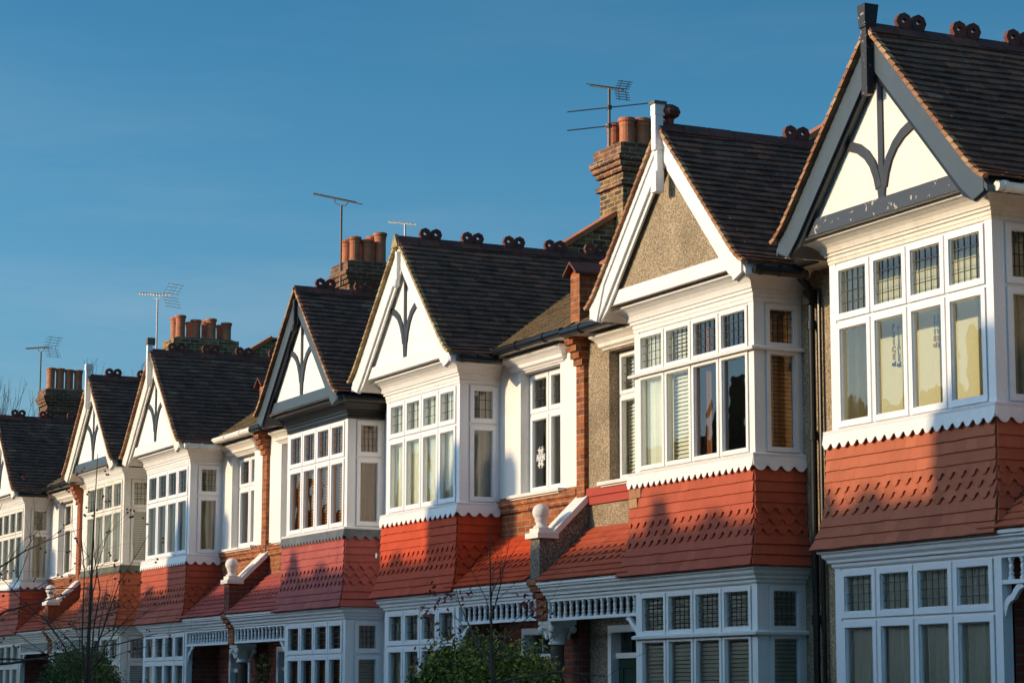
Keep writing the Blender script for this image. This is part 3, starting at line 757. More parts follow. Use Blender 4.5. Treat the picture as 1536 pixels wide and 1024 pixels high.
    if h.get('pipe'):
        pp=MB(); px=5.05; py=yw-.07
        pp.tube((px,py,gz),(px,py,5.45),.036,n=12); pp.box(px-.06,px+.06,py-.06,py+.06,5.45,5.6)
        pp.tube((px,py,5.6),(px,EY-.03,5.80),.036,n=10)
        for z in (5.2,4.1,2.3): pp.tube((px,py,z),(px,py,z+.09),.048,n=12)
        pp.build('downpipe',M['black'],root); pp=MB(); pp.tube((px+.10,py+.03,gz),(px+.10,py+.03,5.6),.02,n=8)
        pp.build('downpipe',M['black'],root)
    if h.get('redcorbel'):
        rc_=MB()
        for q in range(4):
            e=.18-.035*q; z=5.42-q*.10; rc_.box(u1+.002,u1+.01+e*.5,yw-.02-e*1.6,yw,z-.095,z)
        rc_.box(u1+.002,u1+.02,yw-.05,yw,3.98,5.0)
        rc_.build('painted_corbel',M['brick_redpaint'],root)
    # ---- parapets through the roof
    pl=MB(); cp2=MB()
    def par(x,ya,capped):
        zr=lambda y:EZ+(y-EY)*SL
        h0=.44 if capped else .44
        pl.prism([(ya,zr(ya)-.25),(2.9,7.2),(8.6,5.5),(8.6,6.1),(RY+.05,RZ+.42),(RY-.05,RZ+.42),(ya,zr(ya)+h0)],x-.11,x+.11,lambda a,d,z:(d,a,z))
        n=8
        for q in range(n):
            y0=ya+(RY-ya)*q/n; y1=ya+(RY-ya)*(q+1)/n-.006
            z0,z1=zr(y0)+.44,zr(y1)+.44
            cp2.hexa([(x-.16,y0,z0),(x+.16,y0,z0),(x+.16,y1,z1),(x-.16,y1,z1),(x-.16,y0,z0+.085),(x+.16,y0,z0+.085),(x+.16,y1,z1+.085),(x-.16,y1,z1+.085)])
        cp2.box(x-.16,x+.16,RY,RY+.35,RZ+.44,RZ+.485)
    if s<0 or h.get('pil'):
        par(0,.85,True)
        pk=MB(); zt_=6.56
        pk.box(-.115,.115,.44,.85,5.80,zt_); 
        pko=pk.build('fire_wall_pillar',M['brick_orange'],root)
        ck=MB()
        for sd in(-1,1): ck.hexa([(0,.36,zt_+.13),(sd*.17,.36,zt_-.01),(sd*.17,.95,zt_-.01),(0,.95,zt_+.13),(0,.36,zt_+.10),(sd*.17,.36,zt_-.04),(sd*.17,.95,zt_-.04),(0,.95,zt_+.10)])
        ck.prism([(-.11,zt_),(.11,zt_),(0,zt_+.09)],.44,.85,F)
        ck.build('pillar_cap',M['ridge'],pko)
    if s>0 or i==1: par(5.5,1.3,False)
    if pl.v:
        pa=pl.build('roof_parapet',M['brick_stock'],root); cp2.build('parapet_coping',M['terracotta'],pa)
    if h.get('chim'):
        c=h['chim']; chimney(root,5.5,c['y0'],c['y1'],c['z'],c['n'],potmat='pot',capmat=c.get('mat','brick_stock'),heights=c.get('hh'),rows=c.get('rows',2))
    SG=1.0
    return root

# ------------------------------------------------------------------ the row
UP=dict(frame='upvc',fw=.055); TB=dict(frame='white',fw=.042,ledge=True); TB2=dict(frame='cream',fw=.045)
def cv(*a): return list(a)
fl_=('flat','yellow_blind',.34,1)
H=[]
house(1,0,-1,dict(label='nearest cream stucco gabled house with peeling slate blue barge boards',u=(2.355,4.864),dz=.075,st=UP,trim='slate',tie='slate_peel',ped='stucco_cream',timber='slate',wall='roughcast',band_style='roughcast',
  skirt='skirt1',cover1=cv(fl_,fl_,fl_,fl_,('drape','curtain',.12,1)),cover0=[('drape','sheer',.075,1)]*5,cover2=('drape','curtain',.12,1),finial='post',lead=(5,4),z1=5.555,zt=4.995,redcorbel=True,bw=.23,barge2='black',gut='cream',crests='all',scw=.15,back='skirt1',cornice='cream'))
house(2,1,1,dict(label='house with bare pebbledash pediment, white barge boards and tall white finial',u=(2.276,4.756),dz=0,st=TB,zt=5.035,trim='white',ped='roughcast',wall='roughcast',band_style='roughcast',twotone=True,
  skirt='skirt2',cover1=cv(('half','sheer',.10,.95),('slat','blind',.10,.95),('half','brown_curtain',.14,.3),None,('slat','wood_blind',.10,1)),cover0=[('slat','blind',.06,.9)]*5,cover2=('slat','blind',.10,1),finial='tall',lead=(5,4),crests=(2,),pipe=True,oldtiles=True,verge='verge',porchwall='roughcast_grey',z1=5.50,scw=.125,ridgepot=True))
house(3,1,-1,dict(door='door_blue',label='white stuccoed gabled house with yellow lichened verge and paper snowflake in narrow window',u=(2.333,4.728),dz=.02,st=UP,trim='white',ped='stucco_white',timber='slate',wall='stucco_white',band_style='brick',tie='white',
  skirt='skirt3',cover1=cv(*[('drape','sheer',.11,1)]*4,('side','curtain',.12,.8)),cover0=[('drape','sheer',.12,1)]*5,cover2=('half','green_curtain',.12,.6),finial='drop',lead=(3,3),snow=True,endcap=True,verge='verge_y',patch=True,tk=.8,scw=.155,back='skirt3',z1=5.49,zt=4.978,bw=.22,gut='black',hood='white',
  ))
house(4,2,1,dict(band=1,label='white house with black barge boards, wooden blinds and raspberry tile hanging',u=(2.43,4.854),dz=-.045,st=UP,trim='slate',ped='stucco_white',timber='slate',wall='stucco_white',band_style='brick',barge2='black',
  skirt='skirt4',cover1=cv(('slat','wood_blind',.10,.6),('slat','wood_blind',.10,1),('slat','wood_blind',.10,1),('slat','wood_blind',.10,1),('drape','brown_curtain',.10,1)),cover0=[('slat','wood_blind',.10,1)]*5,cover2=('drape','curtain',.12,1),finial='drop',finm='black_peel',lead=(4,4),cornice='black',eaves='black',flash='lead',tk=.72,scw=.13,back='skirt4',roofm='roof2',
  chim=dict(y0=3.8,y1=4.75,z=9.64,n=3,hh=(.42,.44,.44)),porchwall='brick_red'))
house(5,2,-1,dict(label='white house with slim capped finial, cream gutter and olive drapes in the bay',u=(2.241,4.684),dz=-.05,st=UP,trim='cream',ped='stucco_white',timber='slate',wall='stucco_white',band_style='brick',tie='white',
  skirt='skirt2',cover1=cv(*[('half','green_curtain',.11,.7)]*4,('drape','green_curtain',.12,1)),cover0=[('side','sheer',.10,.5)]*5,cover2=('half','curtain',.12,.4),finial='slim',fcap='mosslead',lead=(4,4),z1=5.485,zt=4.955,tk=.8,gut='cream',porchtile='skirt4',parapet='brick_red',roofm='roof2',scw=.12))
house(6,3,1,dict(label='narrow looking white gable with dark tie beam, venetian blinds and orange clay tile hanging',u=(2.395,4.906),dz=-.02,st=TB2,trim='cream',ped='stucco_white',timber='slate',wall='stucco_white',band_style='brick',tie='slate',
  skirt='skirt6',cover1=cv(*[('slat','blind',.10,1)]*5),cover0=[('slat','blind',.10,1)]*5,cover2=('drape','curtain',.12,1),finial='slim',lead=(4,4),flash='mosslead',z1=5.53,zt=4.985,tk=.8,back='skirt6',roofm='roof2',pilm='brick_dull',
  chim=dict(mat='brick_brown',y0=3.9,y1=4.86,z=9.68,n=3,hh=(.50,.46,.62))))
house(7,3,-1,dict(label='white gabled house at the left edge, partly behind bare branches',u=(2.33,4.80),dz=-.02,st=TB2,trim='cream',ped='stucco_white',timber='slate',wall='stucco_white',band_style='brick',tie='white',
  skirt='skirt2',cover1=cv(*[('half','curtain',.11,.6)]*4,('drape','curtain',.12,1)),cover0=[('side','sheer',.10,.5)]*5,cover2=('half','curtain',.12,.4),finial='drop',lead=(3,3),tk=.8,gut='black',parapet='brick_dull',pilm='brick_dull',roofm='roof2',scw=.14))
house(8,4,1,dict(label='white gabled house beyond the left edge, only its roof stack rising into view',u=(2.35,4.83),dz=-.02,st=TB2,trim='white',ped='stucco_white',timber='slate',wall='stucco_white',band_style='brick',
  skirt='skirt2',cover1=[None]*5,cover0=[None]*5,cover2=None,finial='drop',lead=None,roofm='roof2',
  chim=dict(y0=4.0,y1=5.55,z=9.72,n=4,hh=(.55,.47,.52,.45))))
house(9,4,-1,dict(label='white gabled house further along the row behind its nearer neighbours',u=(2.33,4.80),dz=-.02,st=TB2,trim='white',ped='stucco_white',timber='slate',wall='stucco_white',band_style='brick',
  skirt='skirt2',cover1=[None]*5,cover0=[None]*5,cover2=None,finial='drop',lead=None,roofm='roof2'))
house(10,5,1,dict(label='last house of the row, its brick stack carrying four terracotta pots',u=(2.35,4.83),dz=-.02,st=TB2,trim='white',ped='stucco_white',timber='slate',wall='stucco_white',band_style='brick',
  skirt='skirt2',cover1=[None]*5,cover0=[None]*5,cover2=None,finial='drop',lead=None,roofm='roof2',
  chim=dict(mat='brick_brown',y0=3.9,y1=5.1,z=9.80,n=4,hh=(.62,.62,.60,.60),rows=1)))

exec_marks=[]
# children lettering in the nearest bay, hung just inside the panes
def lettering(rootname):
    root=bpy.data.objects[rootname]; 
    wins=[o for o in root.children if o.name.startswith('window') and o.type=='MESH' and not o.name.startswith('window_')]
    return wins
cols={'navy':(.03,.03,.07),'ochre':(.30,.20,.03),'grey':(.16,.2,.24),'amber':(.36,.17,.05)}
for n_,c_ in cols.items(): M[n_]=paint(n_+'_card',c_,.8,0)
def letters(win,x,z,items,size,dz):
    """column of cut-out letters; x in world, z of the first"""
    for q,(ch,mt) in enumerate(items):
        mb=MB()
        if ch=='bird':
            zc=z-q*dz
            mb.prism([(x-.035,zc-.005),(x+.0,zc-.02),(x+.035,zc-.012),(x+.02,zc+.004),(x+.035,zc+.028),(x+.0,zc+.012),(x-.02,zc+.02)],.330,.335,lambda a,d,z_:(a,d,z_))
            me=bpy.data.meshes.new('window_letter'); me.from_pydata(mb.v,[],mb.f)
        else:
            cu=bpy.data.curves.new('t','FONT'); cu.body=ch; cu.size=size; cu.extrude=.002; cu.offset=.003; cu.align_x='CENTER'; cu.align_y='CENTER'
            to=bpy.data.objects.new('t',cu); COL.objects.link(to)
            me=bpy.data.meshes.new_from_object(to); bpy.data.objects.remove(to)
            for v in me.vertices: v.co=Vector((x+v.co.x,.333-v.co.z,z-q*dz+v.co.y))
        me.name='window_letter'; me.materials.clear(); me.materials.append(M[mt])
        o=bpy.data.objects.new('window_letter',me); COL.objects.link(o); o.parent=win
hs=[o for o in bpy.data.objects if o.type=='EMPTY' and o.name=='terraced_house'][0]
wl=[o for o in hs.children if o.name.split('.')[0]=='window']
# H1 lights: first four after the sorting by position belong to the first floor
def wx(o): return sum(v.co.x for v in o.data.vertices)/len(o.data.vertices), sum(v.co.z for v in o.data.vertices)/len(o.data.vertices), sum(v.co.y for v in o.data.vertices)/len(o.data.vertices)
ff=sorted([o for o in wl if wx(o)[1]>4 and wx(o)[2]<.1],key=lambda o:wx(o)[0])
if len(ff)>=3:
    w2,w3=ff[1],ff[2]
    letters(w2,-4.32,4.91,[('P','navy'),('3','navy'),('I','grey'),('C','ochre'),('E','ochre'),('bird','navy')],.078,.069)
    letters(w2,-4.24,4.885,[('Y','grey'),('I','grey'),('J','grey'),('A','grey'),('L','grey'),('E','grey'),('bird','navy')],.066,.056)
    letters(w3,-3.675,4.905,[('J','grey'),('I','grey'),('I','grey'),('E','amber'),('bird','ochre')],.066,.062)
    letters(w3,-3.62,4.90,[('J','grey'),('O','grey'),('V','grey'),('E','ochre'),('I','grey')],.066,.062)

# ------------------------------------------------------------------ aerials
def yagi(loc,top,boomdir,L,mat,label,nel=14,refl=True,rs=1.0,cross=None,el=.16,tilt=.0,bracket=True):
    r=empty('tv_aerial',loc); tag(r,label,'aerial','television aerials on the chimneys')
    x,y,z=loc; h=top-z
    m=MB(); m.tube((0,0,0),(0,0,h),.021,n=8); m.build('mast',mat,r)
    d=Vector(boomdir).normalized(); c=Vector((0,0,h))+Vector((0,0,.10 if bracket else .0)); s=d.cross(Vector((0,0,1))).normalized(); u=s.cross(d)
    a=c-d*L*.42; b=c+d*L*.58
    m=MB(); m.tube(a,b,.013,n=6)
    if bracket:
        m.path([tuple(c-d*.16-u*.01),tuple(c-d*.13-u*.08),tuple(Vector((0,0,h-.01))),tuple(c+d*.13-u*.08),tuple(c+d*.16-u*.01)],.009,6)
    m.build('boom',mat,r)
    e=MB()
    for i in range(nel):
        p=a+(b-a)*((i+.5)/nel*.86+.14); w=el*(1-.25*i/nel)
        e.tube(p-s*w+u*.02,p+s*w+u*.02,.0065,n=5)
        if nel<13: e.tube(p-u*w*.35-s*.0,p+u*w*.35,.012,n=5)
    e.build('elements',mat,r)
    if refl:
        g=MB(); p=a+d*.05
        for sg in(-1,1):
            for k in range(4):
                q=p-d*(.05*k+.0)*rs+u*sg*(.05+.07*k)*rs; g.tube(q-s*.24*rs,q+s*.24*rs,.006,n=5)
            for ss in(-.12,.12): g.tube(p+s*ss*rs,p-d*.18*rs+u*sg*.29*rs+s*ss*rs,.006,n=5)
        g.build('reflector',mat,r)
    if cross:
        g=MB()
        for dz_,off in cross:
            g.tube((-.27,-.56,h-dz_-.06),(.27,.56,h-dz_+.06+off),.010,n=6)
            g.box(-.03,.03,-.03,.03,h-dz_-.02,h-dz_+.04)
        g.build('dipole_rods',mat,r)
    return r
AX=lambda k:-13.853-11*k
yagi((AX(1)-5.5-.02,3.84,9.35),10.50,(-.93,-.0,.28),1.1,M['darkmetal'],'dark aerial with two long horizontal rods on the largest chimney',nel=15,refl=True,rs=.5,cross=((.30,.02),(.58,.02)),el=.11,bracket=False)
yagi((AX(2)-5.5+.15,3.86,9.2),10.76,(-.8,-.55,.27),1.15,M['darkmetal'],'dark slim aerial on tall mast beside the chimney with one taller pot',nel=20,refl=False,el=.07)
yagi((AX(2)-5.55,5.25,9.0),10.56,(-.9,-.35,.19),.80,M['metal'],'short pale aerial peeping over the ridge of the snowflake house',nel=16,refl=False,el=.05,bracket=False)
yagi((AX(3)-5.5-.75,3.95,8.6),10.76,(-.90,-.35,.15),1.25,M['metal'],'silvery spiky aerial beside the row of seven mossy chimney pots',nel=10,refl=True,el=.12)
yagi((AX(4)-5.5-.42,3.95,9.0),10.90,(-.95,-.30,.07),1.35,M['darkmetal'],'leftmost aerial with dark boom above four tall chimney pots',nel=12,refl=True,el=.07)

# satellite dish, camera, wreath
d=empty('satellite_dish',(AX(1)-5.5+.40,.30,3.55)); tag(d,'grey satellite dish on the tile hanging between the scarlet and raspberry bays','satellite dish')
mb=MB(); 
nr,nc=5,20; c0=Vector((0,0,0))
vs=[(0,0.05,0)];fs=[]
for i in range(1,nr+1):
    r_=i/nr*.24
    for j in range(nc):
        t=2*math.pi*j/nc; vs.append((r_*math.cos(t),.05-(r_/.24)**2*.05,r_*1.05*math.sin(t)))
for j in range(nc): fs.append((0,1+j,1+(j+1)%nc))
for i in range(nr-1):
    for j in range(nc): a=1+i*nc+j; b_=1+i*nc+(j+1)%nc; fs.append((a,b_,b_+nc,a+nc))
mb.add(vs,fs); o=mb.build('dish',M['slate'],d,smooth=True)
mb=MB(); mb.path([(0,.05,-.22),(0,-.12,-.18),(0,-.24,-.08)],.012,6); mb.box(-.03,.03,-.28,-.22,-.10,-.04); mb.path([(0,.06,0),(0,.16,-.05),(0,.26,-.05)],.018,6); mb.build('arm',M['metal'],d)

def foliage(mb,pts,size,n,seed=1):
    rnd=random.Random(seed)
    for _ in range(n):
        p=pts(rnd); a=Vector((rnd.gauss(0,1),rnd.gauss(0,1),rnd.gauss(0,1))).normalized(); b=a.orthogonal().normalized(); 
        b=(b*math.cos(1)+a.cross(b)*math.sin(rnd.random()*6)).normalized(); s=size*rnd.uniform(.6,1.3)
        p=Vector(p); mb.add([tuple(p-a*s),tuple(p-b*s*.45),tuple(p+a*s),tuple(p+b*s*.45)],[(0,1,2,3)])
wr=MB()
def wp(r): 
    t=r.random()*6.283; q=r.gauss(0,.028); return (math.cos(t)*(.15+q),r.gauss(0,.025),math.sin(t)*(.19+q))
foliage(wr,wp,.03,500,5)
o=wr.build('wreath',M['wreath']); o.location=(AX(2)+.62,.33,2.0); tag(o,'dry leaf wreath hanging in the porch beside the stone column','wreath')

# ------------------------------------------------------------------ hedges and trees
def hedge(name,loc,rx,ry,top,mat,n,label,seed,leaf,sq=2.6):
    r=empty(name,loc); tag(r,label,'hedge')
    rnd=random.Random(seed); mb=MB()
    lump=[(rnd.uniform(-1,1),rnd.uniform(-1,1),rnd.uniform(.2,1),rnd.uniform(.06,.14)) for _ in range(14)]
    def P(rr):
        while True:
            x,y,z=rr.uniform(-1,1),rr.uniform(-1,1),rr.uniform(0,1)
            q=abs(x)**sq+abs(y)**sq+abs(z)**sq
            lim=1
            for a,b,c,d_ in lump:
                if (x-a)**2+(y-b)**2+(z-c)**2<.12: lim+=d_
            if q<=lim and q>lim*.70:
                k_=1+(rr.random()**7)*.10
                return (x*rx*k_,y*ry*k_,z*top*k_)
    foliage(mb,P,leaf,n,seed)
    for q in range(14):
        a=rnd.uniform(-.85,.85); b=rnd.uniform(-.6,.6); zz=(1-abs(a)**sq*.9-abs(b)**sq*.6); zz=max(.3,zz)**(1/sq)*top; L=rnd.uniform(.05,.20); dx=rnd.uniform(-.25,.25)
        foliage(mb,lambda r_,a=a,b=b,zz=zz,L=L,dx=dx:(lambda t:(a*rx+dx*t*L*2+r_.gauss(0,.008),b*ry+r_.gauss(0,.008),zz-.05+t*(L+.05)))(r_.random()),leaf*.85,12,seed*100+q)
    mb.build('foliage',mat,r)
    mb=MB()
    for q in range(14):
        x,y=rnd.uniform(-.7,.7)*rx,rnd.uniform(-.6,.6)*ry
        mb.path([(x*.5,y*.5,0),(x*.8,y*.8,top*.4),(x,y,top*.8)],[.02,.012,.005],5)
    mb.build('stem',M['bark'],r)
hedge('hedge',(-20.45,-2.8,0),1.45,.55,2.07,M['hedge'],60000,'big yellow green variegated hedge in front of the porch and column',3,.025)
hedge('hedge',(-34.1,-2.9,0),2.0,.7,2.25,M['box'],50000,'rounded dark green clipped bush at lower left',8,.022,2.1)
def bare_tree(loc,label,trunk,branches,seed,tips=None,tipmat='berry',tw=.012):
    r=empty('bare_tree',loc); tag(r,label,'tree'); rnd=random.Random(seed)
    mb=MB(); tp=[]; tk=MB()
    def br(p,d,L,rad,depth,B):
        pts=[Vector(p)]; n=5
        for i in range(n):
            d=(d+Vector((rnd.gauss(0,.13),rnd.gauss(0,.13),rnd.gauss(0,.10)))).normalized(); pts.append(pts[-1]+d*L/n)
        rs=[rad*(1-.75*i/n) for i in range(n+1)]; B.path([tuple(q) for q in pts],rs,5)
        if depth>0:
            for q in range(rnd.randint(2,4)):
                k=rnd.randint(1,n); dd=(d+Vector((rnd.gauss(0,.6),rnd.gauss(0,.6),rnd.gauss(0.1,.5)))).normalized(); br(pts[k],dd,L*rnd.uniform(.35,.6),rs[k]*.6,depth-1,B)
        tp.append(pts[-1]); tp.append(pts[-2])
    tk.path([tuple(Vector(q)-Vector(loc)) for q,_ in trunk],[q for _,q in trunk],8)
    tk.build('trunk',M['bark'],r)
    for (p,d,L,rad) in branches: br(Vector(p)-Vector(loc),Vector(d).normalized(),L,rad,2,mb)
    mb.build('branches',M['bark'],r)
    if tips:
        fb=MB()
        for t in tp:
            if rnd.random()<tips:
                for _ in range(tw and 2 or 1):
                    p=t+Vector((rnd.gauss(0,.03),rnd.gauss(0,.03),rnd.gauss(0,.03)))
                    fb.lathe(p.x,p.y,[(.003,p.z-tw),(tw,p.z-tw*.4),(tw,p.z+tw*.4),(.003,p.z+tw)],6)
        fb.build('fruit',M[tipmat],r)['kind']='stuff'
    return r,tp
t1,tp1=bare_tree((-19.35,-3.2,0),'thin leafless sapling with dark red leaves in front of the yellow green hedge',
  [((-19.35,-3.2,0),.035),((-19.33,-3.2,1.2),.026),((-19.36,-3.2,1.75),.020),((-19.40,-3.2,2.3),.010),((-19.44,-3.2,3.15),.004)],
  [((-19.35,-3.2,1.75),(-1,.2,.75),1.3,.013),((-19.36,-3.2,1.9),(-.8,-.2,1.0),1.0,.010),((-19.36,-3.2,1.95),(.9,.1,.8),.9,.010),((-19.35,-3.2,1.7),(1,.3,.32),1.3,.014),((-19.38,-3.2,2.2),(-.7,0,.8),.8,.007),((-19.38,-3.2,2.3),(.6,.1,.9),.8,.007),((-19.4,-3.2,2.5),(.4,.2,.8),.6,.005),((-19.4,-3.2,2.45),(-.5,.2,.8),.6,.005)],11)
rl=MB(); rr=random.Random(4)
cl=[Vector((-1.6,0,2.42)),Vector((-1.28,0,2.55)),Vector((-1.15,0,2.47)),Vector((-.55,0,2.52)),Vector((.62,0,2.45)),Vector((.95,0,2.3)),Vector((-1.4,0,2.28)),Vector((-.85,0,2.15)),Vector((.75,0,2.38)),Vector((-1.7,0,1.95))]
for c in cl: foliage(rl,lambda r,c=c:(c.x+r.gauss(0,.05),c.y+r.gauss(0,.05),c.z+r.gauss(0,.05)),.028,16,int(c.x*100)+7)
rl.build('leaves',M['redleaf'],t1)
bare_tree((-32.2,-3.3,0),'bare rose hip tree with many dark berries in front of the orange tiled house',
  [((-32.2,-3.3,0),.045),((-32.22,-3.3,1.4),.036),((-32.2,-3.3,2.4),.026),((-32.15,-3.3,3.2),.018),((-32.1,-3.3,4.0),.011),((-32.0,-3.3,4.9),.004)],
  [((-32.2,-3.3,1.5),(-.5,.1,.9),2.0,.016),((-32.2,-3.3,1.5),(.6,-.1,1.0),2.3,.018),((-32.2,-3.3,2.0),(-1,.2,.45),1.9,.012),((-32.2,-3.3,2.1),(.8,.2,.8),2.0,.013),((-32.18,-3.3,2.6),(-.6,.1,1.0),1.5,.010),((-32.15,-3.3,2.9),(.5,.2,1.0),1.3,.009),((-32.2,-3.3,1.9),(1,.3,.45),2.2,.012),((-32.15,-3.3,3.2),(-.5,.1,.9),1.0,.007),((-32.2,-3.3,1.4),(-.25,-.2,1.0),2.3,.016),((-32.15,-3.3,2.6),(1,0,.25),1.7,.009),((-32.15,-3.3,2.4),(-1,0,.1),1.8,.009),((-32.2,-3.3,1.6),(.2,.1,1.0),2.4,.016)],21,tips=.20,tipmat='berry',tw=.016)
bare_tree((-39.6,-3.0,0),'dense dark twiggy branches reaching in at the left edge',
  [((-39.6,-3,0),.10),((-39.5,-3,2.0),.08),((-39.4,-3,3.4),.05),((-39.3,-3,4.8),.02)],
  [((-39.5,-3,1.8),(1,.0,.28),3.6,.03),((-39.5,-3,2.1),(1,.2,.10),3.4,.026),((-39.5,-3,2.4),(1,-.2,.35),3.2,.026),((-39.45,-3,2.8),(1,.1,.05),3.2,.024),((-39.4,-3,3.1),(1,.1,.5),2.6,.02),((-39.4,-3,3.6),(.9,.1,.3),2.2,.018),((-39.5,-3,2.2),(1,.3,-.05),3.0,.02),((-39.5,-3,2.0),(.9,-.3,.6),2.4,.02),((-39.4,-3,3.3),(1,.2,-.1),2.6,.016)],33,tips=.2,tipmat='berry',tw=.016)
rr=random.Random(9)
for q,(x,y,hh,label) in enumerate(((-106,9,14.6,'leftmost feathery bare tree far behind the roofs'),(-101,11,14.9,'tallest bare tree behind the far roofs'),(-97,10.5,13.9,'bare tree top just left of the far chimney'),(-83,12,13.3,'wispy bare treetop behind the gap between the two left gables'))):
    r=empty('bare_tree',(x,y,0)); tag(r,label,'tree','bare trees behind the houses')
    tk=MB(); tk.path([(0,0,0),(.1,0,hh*.4),(0,.1,hh*.72)],[.28,.2,.08],7); tk.build('trunk',M['bark'],r)
    mb=MB()
    for n in range(46):
        a=rr.random()*6.28; zz=rr.uniform(.35,.8)*hh; L=rr.uniform(.2,.34)*hh; o_=rr.uniform(.3,1)*1.9; top=min(hh,zz+L)
        p0=(0,0,zz*.8); p1=(math.cos(a)*o_*.5,math.sin(a)*o_*.5,zz+L*.2); p2=(math.cos(a)*o_,math.sin(a)*o_,top)
        mb.path([p0,p1,p2],[.035,.022,.006],5)
        for _ in range(4):
            t=rr.random(); b=Vector(p1).lerp(Vector(p2),t); e=b+Vector((rr.gauss(0,.25),rr.gauss(0,.25),rr.uniform(.6,1.5))); e.z=min(e.z,hh+.2); mb.tube(tuple(b),tuple(e),.011,.004,4)
    mb.build('branches',M['bark'],r)

# ------------------------------------------------------------------ street
def struct(name,mb,m): o=mb.build(name,m); o['kind']='structure'; return o
g=MB(); g.quad((-400,-400,-.14),(300,-400,-.14),(300,400,-.14),(-400,400,-.14)); struct('ground',g,M['soil'])
g=MB(); g.box(-130,60,-10.6,-5.3,-.3,-.12); struct('road',g,M['asphalt'])
g=MB(); g.box(-130,60,-5.15,-3.3,-.3,0); struct('pavement',g,M['paving'])
g=MB(); g.box(-130,60,-14.2,-10.75,-.3,0); struct('far_pavement',g,M['paving'])
g=MB(); g.box(-130,60,-5.3,-5.15,-.3,.012); g.box(-130,60,-10.75,-10.6,-.3,.012); struct('kerb',g,M['paving'])
g=MB(); g.box(-80,-12,-3.25,-3.05,-.3,.75); o=g.build('garden_wall',M['brick_red']); tag(o,'low red brick front garden wall along the pavement','wall')

# houses across the street (they throw the shadows and show in the panes)
def opp(k):
    X=AX(k)+0
    r=empty('terraced_house',(X,-20,0)); tag(r,'red brick house pair across the street, %s'%('beyond the near corner,nearest the camera,second,third,fourth,fifth,sixth,seventh,last'.split(',')[k+1]),'house','houses across the street')
    SX=-5.55  # along-street shift of the shadows
    b=MB(); b.box(-5.5,5.5,-4.5-2,2.6,-.3,5.8); b.build('wall',M['brick_red'],r)
    roof=MB(); dy=-.7; rz=8.66
    roof.prism([(3.0,5.6),(dy,rz),(-6.5-.3,4.9),(-6.5-.3,4.8),(dy,rz-.1),(3.0,5.5)],-5.5,5.5,lambda a,d,z:(d,a,z)); roof.build('roof',M['roof2'],r)
    c=MB()
    def stack(xs,w,zt,ya,yb):
        c.box(xs-w/2,xs+w/2,ya,yb,5.5,zt)
    return r,c,stack
D_=20.7
tA=math.tan(R(15)); kE=math.tan(R(14))/math.cos(R(15))
for k in range(-1,8):
    r,c,stack=opp(k)
    y=-.7
    # shadow features measured on the bay fronts, carried back along the sun
    def back(xr,z,yo=-.7): dist=20-yo; return xr-dist*tA+ .0, z+dist*kE
    x0,z0=back(-3.12,3.97); x1,z1=back(-2.50,4.68); x2,_=back(-2.06,4.68)
    c.prism([(x0,5.5),(x2,5.5),(x2,z1),(x1,z1),(x0,z0)],y-.3,y+.3,lambda a,d,z:(a,d,z))
    c.build('chimney',M['brick_stock'],r)
    for xr,zt,w in ((2.93,3.62,.26),(2.93,3.42,.5),(4.08,3.40,.30),(4.08,3.32,.6),(-4.9,3.44,.26),(-4.15,3.40,.30),(-4.15,3.32,.5)):
        xx,zz=back(xr,zt); p=MB(); p.box(xx-w/2,xx+w/2,y-.16-w*.02,y+.16+w*.02,8.2,zz); p.build('chimney_stack',M['brick_stock'],r)

# ------------------------------------------------------------------ sky, sun, camera
az=(-math.sin(R(15)),-math.cos(R(15))); EL=R(14)
w=bpy.data.worlds.new('World'); scn.world=w; w.use_nodes=True; t=w.node_tree; bg=t.nodes['Background']
sky=N(t,'ShaderNodeTexSky'); sky.sky_type='NISHITA'; sky.sun_disc=False; sky.sun_elevation=EL; sky.sun_rotation=math.atan2(az[0],az[1])
sky.altitude=50; sky.air_density=1.0; sky.dust_density=3.0; sky.ozone_density=6.0
tc=N(t,'ShaderNodeTexCoord'); mp=N(t,'ShaderNodeMapping'); mp.inputs['Scale'].default_value=(1.5,1.5,9); mp.inputs['Rotation'].default_value=(.22,.16,0)
t.links.new(tc.outputs['Generated'],mp.inputs[0]); nz=noise(t,2.2,6,mp.outputs[0],.6); rp=ramp(t,nz.outputs[0],(.44,g3(0)),(.76,g3(.5)))
sz_=N(t,'ShaderNodeSeparateXYZ'); t.links.new(tc.outputs['Generated'],sz_.inputs[0])
hz_=ramp(t,sz_.outputs[2],(.0,g3(1)),(.14,g3(.55)),(.30,g3(.12)))
cf_=mixc(t,1.0,rp.outputs[0],hz_.outputs[0],'MULTIPLY'); ad_=N(t,'ShaderNodeMath',operation='MULTIPLY_ADD'); t.links.new(hz_.outputs[0],ad_.inputs[0]); ad_.inputs[1].default_value=.20
bw_=N(t,'ShaderNodeRGBToBW'); t.links.new(cf_,bw_.inputs[0]); t.links.new(bw_.outputs[0],ad_.inputs[2])
mxx=mixc(t,ad_.outputs[0],sky.outputs[0],(2.4,2.75,3.1))
hs_=N(t,'ShaderNodeHueSaturation'); hs_.inputs['Saturation'].default_value=1.14; hs_.inputs['Hue'].default_value=.480; t.links.new(mxx,hs_.inputs['Color']); 
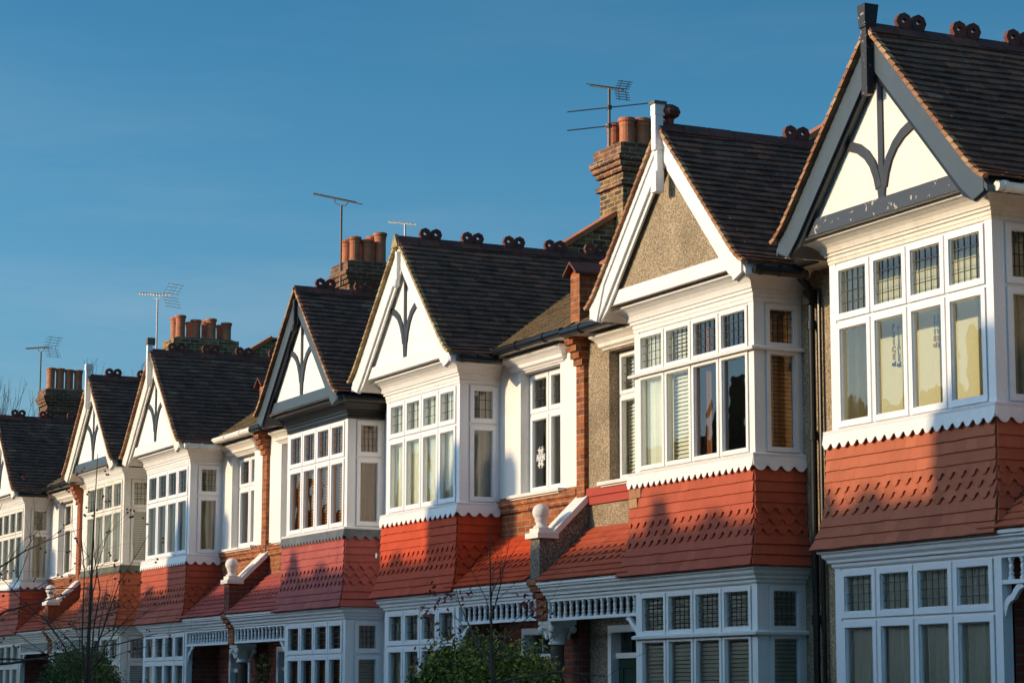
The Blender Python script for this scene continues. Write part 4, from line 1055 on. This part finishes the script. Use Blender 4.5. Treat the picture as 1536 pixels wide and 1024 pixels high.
gy_=N(t,'ShaderNodeMath',operation='MULTIPLY_ADD'); t.links.new(sz_.outputs[1],gy_.inputs[0]); gy_.inputs[1].default_value=-.42; gy_.inputs[2].default_value=1.0  # added sky gain: brighter sun side behind camera lifts the shade, visible side darker
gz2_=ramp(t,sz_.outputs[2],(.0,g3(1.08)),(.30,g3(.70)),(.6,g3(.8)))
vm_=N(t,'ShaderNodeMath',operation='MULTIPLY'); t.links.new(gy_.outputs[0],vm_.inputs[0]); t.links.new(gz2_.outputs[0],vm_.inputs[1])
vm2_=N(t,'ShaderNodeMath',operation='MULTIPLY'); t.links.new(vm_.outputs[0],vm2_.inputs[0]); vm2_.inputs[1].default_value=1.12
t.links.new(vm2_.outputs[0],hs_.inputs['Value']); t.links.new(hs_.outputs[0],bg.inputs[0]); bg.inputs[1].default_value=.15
sl=bpy.data.lights.new('sun','SUN'); sl.energy=2.75; sl.angle=R(.5); sl.color=(1,.75,.465)
so=bpy.data.objects.new('sun',sl); COL.objects.link(so)
so.rotation_euler=Vector((az[0]*math.cos(EL),az[1]*math.cos(EL),math.sin(EL))).to_track_quat('Z','Y').to_euler()
cam=bpy.data.cameras.new('camera'); co=bpy.data.objects.new('camera',cam); COL.objects.link(co); scn.camera=co
yaw,pt,rl_=R(25.5677),R(8.46288),R(.09667)
dv=Vector((-math.cos(yaw)*math.cos(pt),math.sin(yaw)*math.cos(pt),math.sin(pt)))
rv=dv.cross(Vector((0,0,1))).normalized(); uv=rv.cross(dv)
r2=rv*math.cos(rl_)+uv*math.sin(rl_); u2=-rv*math.sin(rl_)+uv*math.cos(rl_)
from mathutils import Matrix
mt=Matrix((r2,u2,-dv)).transposed().to_4x4(); mt.translation=Vector((0,CAMY,1.6)); co.matrix_world=mt
cam.sensor_width=36; cam.lens=3574.69/1536*36; cam.clip_end=2000; cam.clip_start=.1
vs_=scn.view_settings; vs_.view_transform='Standard'; vs_.look='None'; vs_.exposure=.62; vs_.gamma=1
scn.cycles.max_bounces=8; scn.cycles.transparent_max_bounces=12
